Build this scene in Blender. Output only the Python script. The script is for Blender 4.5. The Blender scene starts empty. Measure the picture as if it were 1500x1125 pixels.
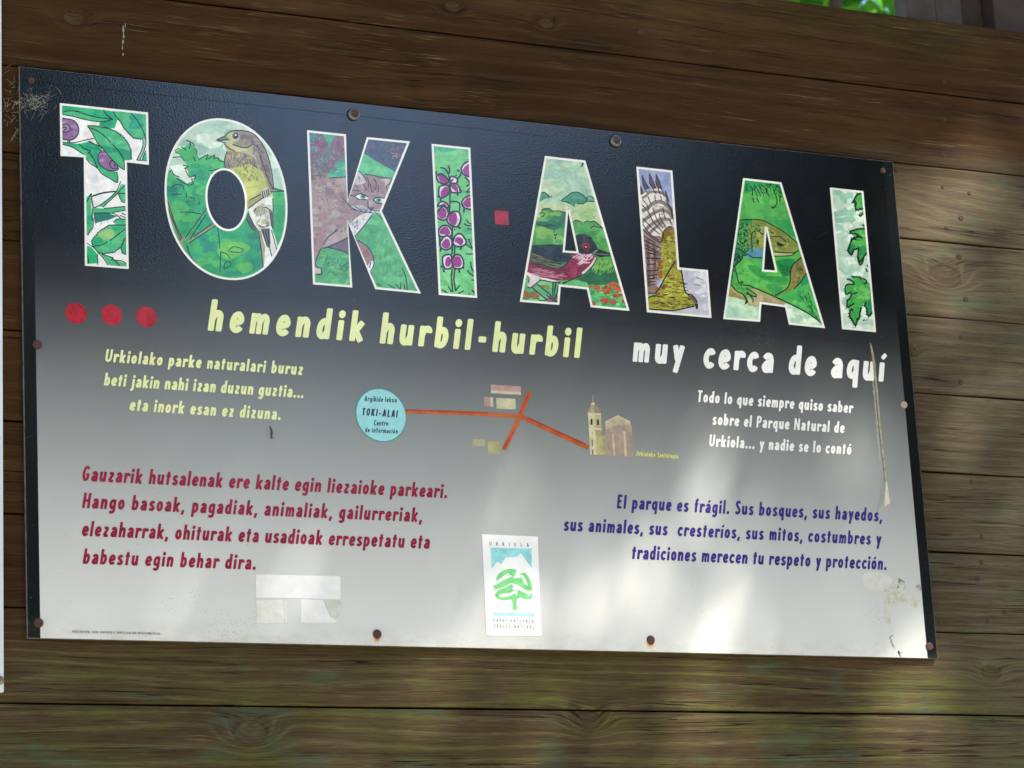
import bpy, bmesh, math, random
import numpy as np
from mathutils import Vector, Matrix
from mathutils.geometry import delaunay_2d_cdt

SC = bpy.context.scene
COL = SC.collection
R = math.radians

# ------------------------------------------------------------------ camera, sky, sun, exposure
Z0 = 2.336                      # height of the sign's lower edge
W, H = 1.6, 0.89208             # sign size in metres
FPX = 4314.345
cam_d = bpy.data.cameras.new('camera')
cam = bpy.data.objects.new('camera', cam_d)
COL.objects.link(cam)
cam_d.sensor_width = 36.0
cam_d.lens = FPX * 36.0 / 1500.0
cam_d.clip_start, cam_d.clip_end = 0.05, 400
right = Vector((0.89863719, -0.43530189, -0.05443856)).normalized()
fwd = Vector((0.43465988, 0.86670728, 0.24472365)).normalized()
up = right.cross(fwd).normalized()
right = fwd.cross(up)
m = Matrix((right, up, -fwd)).transposed().to_4x4()
m.translation = Vector((-1.26239896, -4.14910367, Z0 - 0.73564856))
cam.matrix_world = m
cam_d.dof.use_dof = True
cam_d.dof.focus_distance = 4.72
cam_d.dof.aperture_fstop = 9.0
SC.camera = cam

SUN_EL, SUN_AZ = R(50), R(40)   # azimuth to the right of the wall's outward normal (-Y)
S = Vector((math.sin(SUN_AZ) * math.cos(SUN_EL), -math.cos(SUN_AZ) * math.cos(SUN_EL), math.sin(SUN_EL)))
world = bpy.data.worlds.new("World")
SC.world = world
world.use_nodes = True
wn = world.node_tree
sky = wn.nodes.new('ShaderNodeTexSky')
sky.sky_type = 'NISHITA'
sky.sun_disc = False
sky.dust_density = 0.4
sky.ozone_density = 2.0
sky.sun_elevation = SUN_EL
sky.sun_rotation = math.atan2(S.x, S.y)
bg = wn.nodes['Background']
bg.inputs['Strength'].default_value = 0.10
wn.links.new(sky.outputs[0], bg.inputs['Color'])
sun_d = bpy.data.lights.new('sun', 'SUN')
sun = bpy.data.objects.new('sun', sun_d)
COL.objects.link(sun)
sun_d.energy = 4.0
sun_d.angle = R(0.53)
sun_d.color = (1.0, 0.92, 0.79)
sun.rotation_euler = S.to_track_quat('Z', 'Y').to_euler()
sun.location = (6, -8, 14)
SC.view_settings.view_transform = 'Standard'
SC.view_settings.look = 'None'
SC.view_settings.gamma = 1
SC.view_settings.use_curve_mapping = False
SC.view_settings.exposure = 1.9
SC.render.engine = 'CYCLES'
SC.cycles.use_denoising = True
SC.cycles.max_bounces = 8

# ------------------------------------------------------------------ helpers
def lin(h):
    h = h.lstrip('#')
    out = []
    for i in (0, 2, 4):
        c = int(h[i:i + 2], 16) / 255
        out.append(c / 12.92 if c <= 0.04045 else ((c + 0.055) / 1.055) ** 2.4)
    return out

def hom(src, dst):
    A, b = [], []
    for (x, y), (u, v) in zip(src, dst):
        A.append([x, y, 1, 0, 0, 0, -u * x, -u * y]); b.append(u)
        A.append([0, 0, 0, x, y, 1, -v * x, -v * y]); b.append(v)
    return np.append(np.linalg.solve(np.array(A, float), np.array(b, float)), 1).reshape(3, 3)

# measured position of a mark in the survey photo -> metres on the sign's plane (x, z)
HM = hom([(28, 97), (1308, 237), (1374, 965), (40, 935)], [(0, Z0 + H), (W, Z0 + H), (W, Z0), (0, Z0)])
def P(x, y):
    w = HM[2, 0] * x + HM[2, 1] * y + HM[2, 2]
    return ((HM[0, 0] * x + HM[0, 1] * y + HM[0, 2]) / w, (HM[1, 0] * x + HM[1, 1] * y + HM[1, 2]) / w)

CAMP = m.translation.copy()
def PD(x, y, depth):
    """the same mark on a surface lying `depth` behind the sign's face"""
    a, b = P(x, y); k = 1 + depth / -CAMP.y
    return (CAMP.x + (a - CAMP.x) * k, CAMP.z + (b - CAMP.z) * k)

def tag(o, label=None, cat=None, group=None, kind=None):
    if label: o['label'] = label
    if cat: o['category'] = cat
    if group: o['group'] = group
    if kind: o['kind'] = kind
    return o

def thing(name, label, cat, loc, group=None):
    o = bpy.data.objects.new(name, None)
    o.location = loc
    o.empty_display_size = 0.1
    COL.objects.link(o)
    return tag(o, label, cat, group)

def base_of(o):
    p = Vector((0, 0, 0))
    while o is not None:
        p += o.location; o = o.parent
    return p

def link(name, me, parent=None, label=None):
    o = bpy.data.objects.new(name, me)
    COL.objects.link(o)
    if parent is not None:
        o.parent = parent
        root = parent
        while root.parent: root = root.parent
        if root is parent:
            o.matrix_parent_inverse = Matrix.Translation(-root.location) if root.type == 'EMPTY' else Matrix.Identity(4)
    if label: o['label'] = label
    return o

def mesh(name, verts, faces, mats, fmat=None, parent=None, label=None, smooth=False):
    me = bpy.data.meshes.new(name)
    me.from_pydata([tuple(v) for v in verts], [], faces)
    for mt in (mats if isinstance(mats, (list, tuple)) else [mats]): me.materials.append(mt)
    if fmat is not None: me.polygons.foreach_set('material_index', fmat)
    if smooth: me.polygons.foreach_set('use_smooth', [True] * len(me.polygons))
    me.update()
    return link(name, me, parent, label)

def box(name, x0, x1, y0, y1, z0, z1, mat, parent=None, bevel=0.0, label=None, wob=0.0, rnd=None, segx=1):
    bm = bmesh.new()
    xs = [x0 + (x1 - x0) * i / segx for i in range(segx + 1)]
    rings = []
    for x in xs:
        dz = (rnd.uniform(-wob, wob), rnd.uniform(-wob, wob), rnd.uniform(-wob, wob)) if wob else (0, 0, 0)
        rings.append([bm.verts.new(p) for p in ((x, y0 + dz[2], z0 + dz[0]), (x, y1, z0 + dz[0]), (x, y1, z1 + dz[1]), (x, y0 + dz[2], z1 + dz[1]))])
    for a, b in zip(rings, rings[1:]):
        for k in range(4):
            bm.faces.new((a[k], a[(k + 1) % 4], b[(k + 1) % 4], b[k]))
    bm.faces.new(rings[0][::-1]); bm.faces.new(rings[-1])
    bmesh.ops.recalc_face_normals(bm, faces=bm.faces)
    if bevel:
        es = [e for e in bm.edges if e.calc_face_angle(0) > 0.8]
        bmesh.ops.bevel(bm, geom=es, offset=bevel, segments=2, affect='EDGES', profile=0.6)
    me = bpy.data.meshes.new(name)
    bm.to_mesh(me); bm.free()
    me.materials.append(mat)
    return link(name, me, parent, label)

def lathe(name, cx, cz, y, prof, mats, fm=None, parent=None, n=20, label=None, sx=1.0):
    """turned shape about the -Y axis: prof = [(radius, height towards the viewer)]"""
    v, f, mi = [], [], []
    for r, h in prof:
        for k in range(n):
            a = 2 * math.pi * k / n
            v.append((cx + r * math.cos(a) * sx, y - h, cz + r * math.sin(a)))
    for i in range(len(prof) - 1):
        for k in range(n):
            f.append((i * n + k, i * n + (k + 1) % n, (i + 1) * n + (k + 1) % n, (i + 1) * n + k))
            mi.append(fm[i] if fm else 0)
    f.append([(len(prof) - 1) * n + k for k in range(n)]); mi.append(fm[-1] if fm else 0)
    o = mesh(name, v, f, mats, mi, parent, label)
    bm = bmesh.new(); bm.from_mesh(o.data)
    bmesh.ops.recalc_face_normals(bm, faces=bm.faces)
    bm.to_mesh(o.data); bm.free()
    o.data.polygons.foreach_set('use_smooth', [True] * len(o.data.polygons))
    return o

def tube(pts, r, n=6):
    v, f = [], []
    pts = [Vector(p) for p in pts]
    rr = r if isinstance(r, (list, tuple)) else [r] * len(pts)
    for i, p in enumerate(pts):
        d = (pts[min(i + 1, len(pts) - 1)] - pts[max(i - 1, 0)]).normalized()
        a = d.orthogonal().normalized(); b = d.cross(a)
        for k in range(n):
            t = 2 * math.pi * k / n
            v.append(p + (a * math.cos(t) + b * math.sin(t)) * rr[i])
    for i in range(len(pts) - 1):
        for k in range(n):
            f.append((i * n + k, i * n + (k + 1) % n, (i + 1) * n + (k + 1) % n, (i + 1) * n + k))
    f.append(list(range(n))[::-1]); f.append([(len(pts) - 1) * n + k for k in range(n)])
    return v, f

def merge(parts):
    V, F = [], []
    for v, f in parts:
        o = len(V); V += list(v); F += [[i + o for i in q] for q in f]
    return V, F

# ------------------------------------------------------------------ materials
class NT:
    def __init__(s, name):
        s.m = bpy.data.materials.new(name); s.m.use_nodes = True
        s.t = s.m.node_tree; s.b = s.t.nodes['Principled BSDF']
    def n(s, typ, **kw):
        nd = s.t.nodes.new(typ)
        for k, v in kw.items():
            if k.startswith('i_'):
                key = k[2:]
                nd.inputs[int(key) if key.isdigit() else key.replace('_', ' ')].default_value = v
            else: setattr(nd, k, v)
        return nd
    def l(s, a, b): s.t.links.new(a, b)
    def sock(s, v, inp):
        if isinstance(v, (int, float)): inp.default_value = v
        else: s.l(v, inp)
    def math(s, op, a, b=0.0, c=None, clamp=False):
        nd = s.n('ShaderNodeMath', operation=op); nd.use_clamp = clamp
        s.sock(a, nd.inputs[0]); s.sock(b, nd.inputs[1])
        if c is not None: s.sock(c, nd.inputs[2])
        return nd.outputs[0]
    def ramp(s, fac, stops, interp='LINEAR'):
        nd = s.n('ShaderNodeValToRGB'); cr = nd.color_ramp; cr.interpolation = interp
        while len(cr.elements) < len(stops): cr.elements.new(0.5)
        for e, (p, c) in zip(cr.elements, stops):
            e.position = p
            c = (c, c, c) if isinstance(c, (int, float)) else c
            e.color = (*c[:3], 1)
        s.l(fac, nd.inputs[0]); return nd.outputs[0]
    def mix(s, fac, a, b, mode='MIX'):
        nd = s.n('ShaderNodeMix', data_type='RGBA', blend_type=mode)
        s.sock(fac, nd.inputs[0])
        for v, k in ((a, 6), (b, 7)):
            if isinstance(v, (tuple, list)): nd.inputs[k].default_value = (*v[:3], 1)
            else: s.l(v, nd.inputs[k])
        return nd.outputs[2]
    def noise(s, vec, scale, detail=2, rough=0.5, dist=0.0):
        nd = s.n('ShaderNodeTexNoise')
        nd.inputs['Scale'].default_value = scale; nd.inputs['Detail'].default_value = detail
        nd.inputs['Roughness'].default_value = rough; nd.inputs['Distortion'].default_value = dist
        s.l(vec, nd.inputs['Vector']); return nd.outputs[0]
    def coord(s): return s.n('ShaderNodeTexCoord').outputs['Object']
    def xyz(s, v):
        nd = s.n('ShaderNodeSeparateXYZ'); s.l(v, nd.inputs[0]); return nd.outputs
    def comb(s, x, y, z):
        nd = s.n('ShaderNodeCombineXYZ')
        for i, v in enumerate((x, y, z)): s.sock(v, nd.inputs[i])
        return nd.outputs[0]
    def bump(s, h, strength, dist, prev=None):
        nd = s.n('ShaderNodeBump'); nd.inputs['Strength'].default_value = strength; nd.inputs['Distance'].default_value = dist
        s.l(h, nd.inputs['Height'])
        if prev is not None: s.l(prev, nd.inputs['Normal'])
        return nd.outputs[0]
    def out(s, col=None, rough=None, nrm=None, spec=None):
        for v, k in ((col, 'Base Color'), (rough, 'Roughness'), (nrm, 'Normal'), (spec, 'Specular IOR Level')):
            if v is None: continue
            if isinstance(v, (tuple, list)): s.b.inputs[k].default_value = (*v[:3], 1)
            else: s.sock(v, s.b.inputs[k])
        return s.m

PEEL = (300.0, 0.00042)          # orange-peel relief of the laminate: noise scale, depth
def peel(t, c):
    x, y, z = t.xyz(c)
    n1 = t.noise(t.comb(x, y, t.math('MULTIPLY', z, 1.2)), 290, 2, 0.6)
    return t.bump(n1, 0.27, 0.0005)

INKS = {}
def ink(hx, var=0.16, rough=0.15):
    """printed ink under the same glossy orange-peel laminate as the panel"""
    k = (hx, var, rough)
    if k in INKS: return INKS[k]
    t = NT('printed_ink'); c = t.coord()
    col = lin(hx)
    n = t.noise(c, 55, 4, 0.6, 0.6)
    if var > 0.1 and min(col) < 0.6:
        g_ = sum(col) / 3; col = [max(0.0, (x - g_) * 1.08 + g_) * 0.84 for x in col]
    lo = [x * (1 - var) for x in col]; hi = [min(1, x * (1 + var) + 0.01 * (var > 0.05)) for x in col]
    INKS[k] = t.out(t.ramp(n, [(0.33, lo), (0.67, hi)]), rough, peel(t, c), 0.95)
    return INKS[k]

def mat_panel():
    t = NT('printed_panel'); c = t.coord(); x, y, z = t.xyz(c)
    v = t.math('DIVIDE', t.math('SUBTRACT', z, Z0), H)
    u = t.math('DIVIDE', x, W)
    G = lambda g: lin('%02x%02x%02x' % g)
    grad = t.ramp(v, [(0.0, G((200, 203, 203))), (0.07, G((197, 200, 200))), (0.2, G((177, 181, 182))), (0.3, G((152, 157, 158))),
                      (0.41, G((124, 129, 130))), (0.52, G((85, 88, 90))), (0.62, G((44, 46, 49))), (0.70, G((20, 21, 25))),
                      (0.78, G((11, 12, 14))), (1.0, G((10, 11, 13)))])
    inb = t.math('MULTIPLY', t.math('GREATER_THAN', u, 0.0125), t.math('LESS_THAN', u, 0.9868))
    col = t.mix(inb, G((17, 19, 22)), grad)
    # laminate seam parallel to the top edge
    seam = t.math('MULTIPLY', t.math('COMPARE', v, 0.975, 0.0008), t.math('LESS_THAN', u, 0.57))
    col = t.mix(t.math('MULTIPLY', seam, 0.5), col, (0.004, 0.004, 0.006))
    # fine print grain, specks and grime
    g = t.noise(c, 900, 2, 0.6)
    col = t.mix(0.12, col, t.ramp(g, [(0.3, 0.25), (0.7, 1.0)]), 'SOFT_LIGHT')
    sp = t.noise(c, 130, 2, 0.5)
    spm = t.ramp(sp, [(0.745, 0.0), (0.765, 1.0)])
    wide = t.noise(c, 5, 3, 0.6)
    col = t.mix(t.math('MULTIPLY', spm, t.ramp(wide, [(0.42, 0.0), (0.62, 0.8)])), col, (0.10, 0.095, 0.075))
    pit = t.noise(c, 210, 2, 0.5)
    col = t.mix(t.math('MULTIPLY', t.ramp(pit, [(0.72, 0.0), (0.74, 1.0)]), 0.55), col, (0.16, 0.16, 0.15))
    scr = t.noise(t.comb(t.math('MULTIPLY', t.math('ADD', x, t.math('MULTIPLY', z, 0.6)), 9.0), y, t.math('MULTIPLY', t.math('SUBTRACT', z, t.math('MULTIPLY', x, 0.6)), 420.0)), 1.0, 2, 0.5)
    scn = t.noise(c, 9, 2, 0.5)
    col = t.mix(t.math('MULTIPLY', t.ramp(scr, [(0.70, 0.0), (0.72, 0.35)]), t.ramp(scn, [(0.55, 0.0), (0.66, 1.0)])), col, (0.30, 0.30, 0.28))
    # green-grey algae film hugging the lower edge
    low = t.math('SUBTRACT', 1.0, t.math('MULTIPLY', v, 24.0), clamp=True)
    film = t.math('MULTIPLY', low, t.ramp(t.noise(t.comb(t.math('MULTIPLY', x, 0.5), y, z), 60, 4, 0.7), [(0.42, 0.0), (0.78, 0.55)]))
    film = t.math('MULTIPLY', film, t.math('MULTIPLY_ADD', inb, 0.8, 0.2))
    col = t.mix(film, col, (0.33, 0.34, 0.22))
    dust = t.noise(t.comb(x, y, t.math('MULTIPLY', z, 0.35)), 18, 5, 0.7)
    rough = t.ramp(dust, [(0.3, 0.11), (0.75, 0.16)])
    gsp = t.ramp(t.noise(c, 330, 2, 0.6), [(0.60, 0.0), (0.66, 1.0)]); gm = None
    for gx, gy, gr in ((247, 885, 0.016), (288, 872, 0.018), (378, 905, 0.02), (330, 925, 0.03), (1290, 905, 0.02), (1115, 505, 0.03), (1060, 500, 0.02)):
        ga, gb = P(gx, gy); dx = t.math('SUBTRACT', x, ga); dz = t.math('SUBTRACT', z, gb)
        e_ = t.math('POWER', 2.718, t.math('MULTIPLY', t.math('ADD', t.math('MULTIPLY', dx, dx), t.math('MULTIPLY', dz, dz)), -1.0 / (gr * gr)))
        gm = e_ if gm is None else t.math('MAXIMUM', gm, e_)
    col = t.mix(t.math('MULTIPLY', t.math('MULTIPLY', gsp, gm), 0.7), col, (0.13, 0.135, 0.10))
    return t.out(col, rough, peel(t, c), t.math('MULTIPLY_ADD', seam, -0.45, 0.95))

KNOTS = []     # (x, z, radius, strength) filled before the plank material is made
SEAM0, PITCH = -0.107, 0.1581
WOOD_Y = 0.0085
WK = 1 + WOOD_Y / -CAMP.y
def seam_z(v): return CAMP.z + (Z0 + H * v - CAMP.z) * WK
def mat_plank():
    t = NT('weathered_plank'); c = t.coord(); x, y, z = t.xyz(c)
    v = t.math('DIVIDE', t.math('SUBTRACT', t.math('MULTIPLY_ADD', z, 1 / WK, CAMP.z - CAMP.z / WK), Z0), H)
    row = t.math('FLOOR', t.math('DIVIDE', t.math('SUBTRACT', v, SEAM0), PITCH))
    wn_ = t.n('ShaderNodeTexWhiteNoise', noise_dimensions='1D'); t.l(row, wn_.inputs['W'])
    rnd = wn_.outputs[0]
    xo = t.math('ADD', x, t.math('MULTIPLY', rnd, 37.0))
    # growth-ring field, bulging round the knots
    warp = t.noise(t.comb(t.math('MULTIPLY', xo, 0.55), t.math('MULTIPLY', rnd, 9.0), t.math('MULTIPLY', z, 4.0)), 2.0, 2, 0.5, 0.2)
    h = t.math('ADD', t.math('MULTIPLY', z, 70.0), t.math('MULTIPLY', warp, t.math('MULTIPLY_ADD', rnd, 9.0, 3.0)))
    knotm = rimm = None
    for kx, kz, kr, ks in KNOTS:
        dx = t.math('MULTIPLY', t.math('SUBTRACT', x, kx), 0.62); dz = t.math('SUBTRACT', z, kz)
        d2 = t.math('DIVIDE', t.math('ADD', t.math('MULTIPLY', dx, dx), t.math('MULTIPLY', dz, dz)), kr * kr * 2.6)
        e = t.math('POWER', 2.718, t.math('MULTIPLY', d2, -1.0))
        h = t.math('ADD', h, t.math('MULTIPLY', e, ks * 0.55))
        core = t.math('MULTIPLY', t.math('SUBTRACT', e, 0.72), 9.0, clamp=True)
        rk = t.math('COMPARE', e, 0.68, 0.07); rimm = rk if rimm is None else t.math('MAXIMUM', rimm, rk)
        knotm = core if knotm is None else t.math('MAXIMUM', knotm, core)
    ring = t.math('SINE', t.math('MULTIPLY', h, 2.6))
    ring = t.math('MULTIPLY_ADD', ring, 0.5, 0.5)
    fib = t.noise(t.comb(t.math('MULTIPLY', xo, 8.0), rnd, t.math('ADD', t.math('MULTIPLY', z, 260.0), t.math('MULTIPLY', h, 2.0))), 1.0, 4, 0.65)
    saw = t.math('MULTIPLY_ADD', t.math('SINE', t.math('MULTIPLY', xo, 2300.0)), 0.5, 0.5)
    fine = t.noise(t.comb(t.math('MULTIPLY', xo, 30.0), rnd, t.math('ADD', t.math('MULTIPLY', z, 950.0), t.math('MULTIPLY', h, 5.0))), 1.0, 3, 0.7)
    crn = t.noise(t.comb(t.math('MULTIPLY', xo, 2.2), rnd, t.math('ADD', t.math('MULTIPLY', z, 120.0), t.math('MULTIPLY', h, 1.2))), 1.0, 2, 0.5)
    crk = t.math('MULTIPLY', t.math('COMPARE', crn, 0.5, 0.016), t.ramp(t.noise(t.comb(t.math('MULTIPLY', xo, 1.3), rnd, t.math('MULTIPLY', z, 22.0)), 2.0, 2, 0.5), [(0.52, 0.0), (0.60, 1.0)]))
    crest = t.math('POWER', t.math('MULTIPLY_ADD', t.math('SINE', t.math('MULTIPLY', h, 3.9)), 0.5, 0.5), 5.0)
    crest = t.math('MULTIPLY', crest, t.ramp(fine, [(0.40, 0.15), (0.62, 1.0)]))
    blot = t.noise(t.comb(t.math('MULTIPLY', xo, 1.4), rnd, t.math('MULTIPLY', z, 7.0)), 2.0, 4, 0.6)
    base = t.mix(t.ramp(blot, [(0.3, 0.0), (0.7, 1.0)]), (0.0275, 0.0126, 0.0036), (0.0520, 0.0242, 0.0072))
    base = t.mix(t.math('MULTIPLY', t.math('POWER', ring, 3.0), 0.30), base, (0.072, 0.042, 0.016))
    base = t.mix(t.math('MULTIPLY', t.ramp(fib, [(0.30, 1.0), (0.48, 0.0)]), 0.65), base, (0.012, 0.0075, 0.0045))
    # greyer, paler, greener lower rows; right-hand end likewise, with sunlight painted into its paleness
    wx = t.math('MULTIPLY_ADD', t.math('SUBTRACT', x, 1.45), 4.0, 0.0, clamp=True)
    wz = t.math('MULTIPLY', t.math('SUBTRACT', 0.06, v), 9.0, clamp=True)
    wmid_sun = t.math('MULTIPLY', wx, t.math('MULTIPLY', t.math('SUBTRACT', 1.06, v), 8.0, clamp=True))
    wea_sun = t.math('MAXIMUM', wz, wmid_sun)
    pale = t.mix(t.ramp(fib, [(0.3, 0.0), (0.75, 1.0)]), (0.050, 0.041, 0.027), (0.136, 0.117, 0.083))
    base = t.mix(t.math('MULTIPLY', t.math('MAXIMUM', t.math('MULTIPLY', wz, t.math('MULTIPLY_ADD', wx, 0.36, 0.38)), wmid_sun), t.ramp(blot, [(0.2, 0.45), (0.7, 0.95)])), base, pale)
    base = t.mix(t.math('MULTIPLY', wea_sun, t.math('MULTIPLY', crest, 0.42)), base, (0.17, 0.135, 0.08))
    base = t.mix(t.ramp(fine, [(0.32, 0.5), (0.5, 0.0)]), base, (0.010, 0.0065, 0.004))
    # algae: yellow-green along the ridges of the grain, blue-green in soft clouds
    mo = t.noise(t.comb(t.math('MULTIPLY', xo, 1.6), y, t.math('MULTIPLY', z, 5.0)), 2.6, 4, 0.6)
    mos = t.ramp(mo, [(0.36, 0.0), (0.66, 1.0)])
    amt = t.math('MAXIMUM', t.math('MULTIPLY', wz, 1.0), t.math('MULTIPLY', wmid_sun, 0.22))
    amt = t.math('MAXIMUM', amt, t.math('MULTIPLY', t.math('MULTIPLY', t.math('SUBTRACT', v, 1.19), 9.0, clamp=True), 0.45))
    fibl = t.math('MULTIPLY_ADD', t.math('MAXIMUM', crest, t.ramp(t.math('ADD', t.math('MULTIPLY', fine, 0.5), t.math('MULTIPLY', fib, 0.5)), [(0.47, 0.0), (0.66, 0.8)])), 1.05, 0.12)
    base = t.mix(t.math('MULTIPLY', t.math('MULTIPLY', mos, amt), fibl), base, (0.074, 0.094, 0.016))
    tl = t.noise(t.comb(t.math('MULTIPLY', xo, 2.6), rnd, t.math('MULTIPLY', z, 8.0)), 2.3, 5, 0.65)
    teal = t.math('MULTIPLY', t.ramp(tl, [(0.54, 0.0), (0.68, 1.0)]), t.math('MULTIPLY', wea_sun, 0.5))
    base = t.mix(teal, base, (0.045, 0.085, 0.055))
    # pale worn scratches along the grain
    sc = t.noise(t.comb(t.math('MULTIPLY', xo, 11.0), rnd, t.math('ADD', t.math('MULTIPLY', z, 640.0), t.math('MULTIPLY', h, 3.0))), 1.0, 3, 0.6)
    scp = t.noise(t.comb(t.math('MULTIPLY', xo, 3.0), rnd, t.math('MULTIPLY', z, 16.0)), 2.2, 2, 0.5)
    scm = t.math('MULTIPLY', t.ramp(sc, [(0.61, 0.0), (0.68, 1.0)]), t.ramp(scp, [(0.47, 0.0), (0.64, 0.62)]))
    base = t.mix(scm, base, (0.21, 0.165, 0.085))
    base = t.mix(t.math('MULTIPLY', crk, 0.85), base, (0.004, 0.003, 0.002))
    if knotm is not None:
        base = t.mix(t.math('MULTIPLY', t.math('MULTIPLY', rimm, 0.55), t.ramp(fib, [(0.35, 1.0), (0.6, 0.25)])), base, (0.014, 0.009, 0.005)); base = t.mix(t.math('MULTIPLY', knotm, 0.6), base, t.mix(t.ramp(fine, [(0.35, 0.0), (0.6, 1.0)]), (0.022, 0.015, 0.009), (0.075, 0.055, 0.034)))
    hgt = t.math('ADD', t.math('ADD', t.math('MULTIPLY', ring, 0.3), t.math('MULTIPLY', t.math('SUBTRACT', t.math('MULTIPLY', fine, 0.5), crk), 0.8)), t.math('ADD', t.math('MULTIPLY', fib, 0.9), t.math('MULTIPLY', saw, 0.05)))
    nrm = t.bump(hgt, 0.55, 0.0016)
    return t.out(base, t.ramp(fib, [(0.3, 0.68), (0.7, 0.88)]), nrm, 0.08)

def mat_simple(name, col, rough=0.6, var=0.25, scale=40, bump=0.3, bd=0.001, metal=0.0, spec=None):
    t = NT(name); c = t.coord()
    n = t.noise(c, scale, 4, 0.6, 0.3)
    cc = t.ramp(n, [(0.3, [x * (1 - var) for x in col]), (0.7, [min(1, x * (1 + var)) for x in col])])
    t.b.inputs['Metallic'].default_value = metal
    return t.out(cc, rough, t.bump(n, bump, bd), spec)

def mat_leaf(name, c1, c2, trans=0.45):
    t = NT(name); c = t.coord()
    n = t.noise(c, 1.6, 3, 0.7)
    n2 = t.noise(c, 23, 2, 0.5)
    col = t.mix(t.ramp(t.math('MULTIPLY_ADD', n2, 0.6, t.math('MULTIPLY', n, 0.4)), [(0.35, 0.0), (0.65, 1.0)]), c1, c2)
    t.out(col, 0.6, None, 0.2)
    tr = t.n('ShaderNodeBsdfTranslucent'); t.l(col, tr.inputs[0])
    mx = t.n('ShaderNodeMixShader'); mx.inputs[0].default_value = trans
    t.l(t.b.outputs[0], mx.inputs[1]); t.l(tr.outputs[0], mx.inputs[2])
    t.l(mx.outputs[0], t.t.nodes['Material Output'].inputs[0])
    return t.m
# ------------------------------------------------------------------ planar drawing: overlapping shapes -> one flat mesh per group
def area2(p):
    return sum(p[i][0] * p[(i + 1) % len(p)][1] - p[(i + 1) % len(p)][0] * p[i][1] for i in range(len(p)))

def winding(poly, px, py):
    """non-zero winding number of every point against one polygon"""
    w = np.zeros(len(px), int)
    n = len(poly)
    for i in range(n):
        x0, y0 = poly[i]; x1, y1 = poly[(i + 1) % n]
        if y0 == y1: continue
        cr = (x1 - x0) * (py - y0) - (px - x0) * (y1 - y0)
        w += ((y0 <= py) & (y1 > py) & (cr > 0)).astype(int)
        w -= ((y1 <= py) & (y0 > py) & (cr < 0)).astype(int)
    return w

def planar(shapes):
    """shapes: [(tag, polygon)] in paint order, tag None cuts a hole. Returns verts, tris, tri tags."""
    pts, edges = [], []
    for tg, poly in shapes:
        o = len(pts); n = len(poly)
        pts += [Vector((float(a), float(b))) for a, b in poly]
        edges += [(o + i, o + (i + 1) % n) for i in range(n)]
    vs, es, fs, _, _, _ = delaunay_2d_cdt(pts, edges, [], 0, 1e-5, False)
    V = np.array([(a[0], a[1]) for a in vs])
    T = np.array([f for f in fs if len(f) == 3])
    cx = V[T].mean(1); px, py = cx[:, 0], cx[:, 1]
    tags = np.full(len(T), -1)
    done = np.zeros(len(T), bool)
    for i in range(len(shapes) - 1, -1, -1):
        tg, poly = shapes[i]
        a = np.array(poly); lo, hi = a.min(0), a.max(0)
        c = np.nonzero(~done & (px >= lo[0]) & (px <= hi[0]) & (py >= lo[1]) & (py <= hi[1]))[0]
        if len(c) == 0: continue
        ins = winding(poly, px[c], py[c]) != 0
        k = c[ins]; done[k] = True; tags[k] = i
    return V, T, tags

def catmull(p, sub=4, closed=False):
    n = len(p); out = []
    if n < 3 and not closed: return list(p)
    for i in range(n if closed else n - 1):
        g = (lambda k: p[k % n]) if closed else (lambda k: p[max(0, min(n - 1, k))])
        p0, p1, p2, p3 = g(i - 1), g(i), g(i + 1), g(i + 2)
        for s in range(sub):
            t = s / sub
            out.append(tuple(0.5 * (2 * p1[d] + (p2[d] - p0[d]) * t + (2 * p0[d] - 5 * p1[d] + 4 * p2[d] - p3[d]) * t * t
                                    + (3 * p1[d] - p0[d] - 3 * p2[d] + p3[d]) * t ** 3) for d in (0, 1)))
    if not closed: out.append(tuple(p[-1]))
    return out

def stroke(p, w, cap=0.0, taper=None):
    """outline polygon of a pen line of width w; cap = chamfer of the ends"""
    n = len(p); L, Rr = [], []
    for i in range(n):
        a, b = p[max(i - 1, 0)], p[min(i + 1, n - 1)]
        if i not in (0, n - 1):
            d1 = (p[i][0] - a[0], p[i][1] - a[1]); d2 = (b[0] - p[i][0], b[1] - p[i][1])
            l1, l2 = math.hypot(*d1) or 1, math.hypot(*d2) or 1
            d = (d1[0] / l1 + d2[0] / l2, d1[1] / l1 + d2[1] / l2)
            l = math.hypot(*d) or 1; d = (d[0] / l, d[1] / l)
            k = 1 / max(0.6, (d[0] * d2[0] + d[1] * d2[1]) / l2)
        else:
            d = (b[0] - a[0], b[1] - a[1]); l = math.hypot(*d) or 1; d = (d[0] / l, d[1] / l); k = 1
        ww = w / 2 * k * (taper[0] + (taper[1] - taper[0]) * i / (n - 1) if taper else 1)
        L.append((p[i][0] - d[1] * ww, p[i][1] + d[0] * ww)); Rr.append((p[i][0] + d[1] * ww, p[i][1] - d[0] * ww))
        if cap and i in (0, n - 1):
            s = -1 if i == 0 else 1
            base = (p[i][0] - s * d[0] * cap, p[i][1] - s * d[1] * cap)
            Le = (base[0] - d[1] * ww, base[1] + d[0] * ww); Re = (base[0] + d[1] * ww, base[1] - d[0] * ww)
            q = ww - cap * 0.9
            Lt = (p[i][0] - d[1] * q, p[i][1] + d[0] * q); Rt = (p[i][0] + d[1] * q, p[i][1] - d[0] * q)
            if i == 0: L[-1:] = [Lt, Le]; Rr[-1:] = [Rt, Re]
            else: L[-1:] = [Le, Lt]; Rr[-1:] = [Re, Rt]
    return L + Rr[::-1]

def ngon(cx, cy, r, n=14, ry=None):
    return [(cx + r * math.cos(2 * math.pi * k / n), cy + (ry or r) * math.sin(2 * math.pi * k / n)) for k in range(n)]

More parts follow.
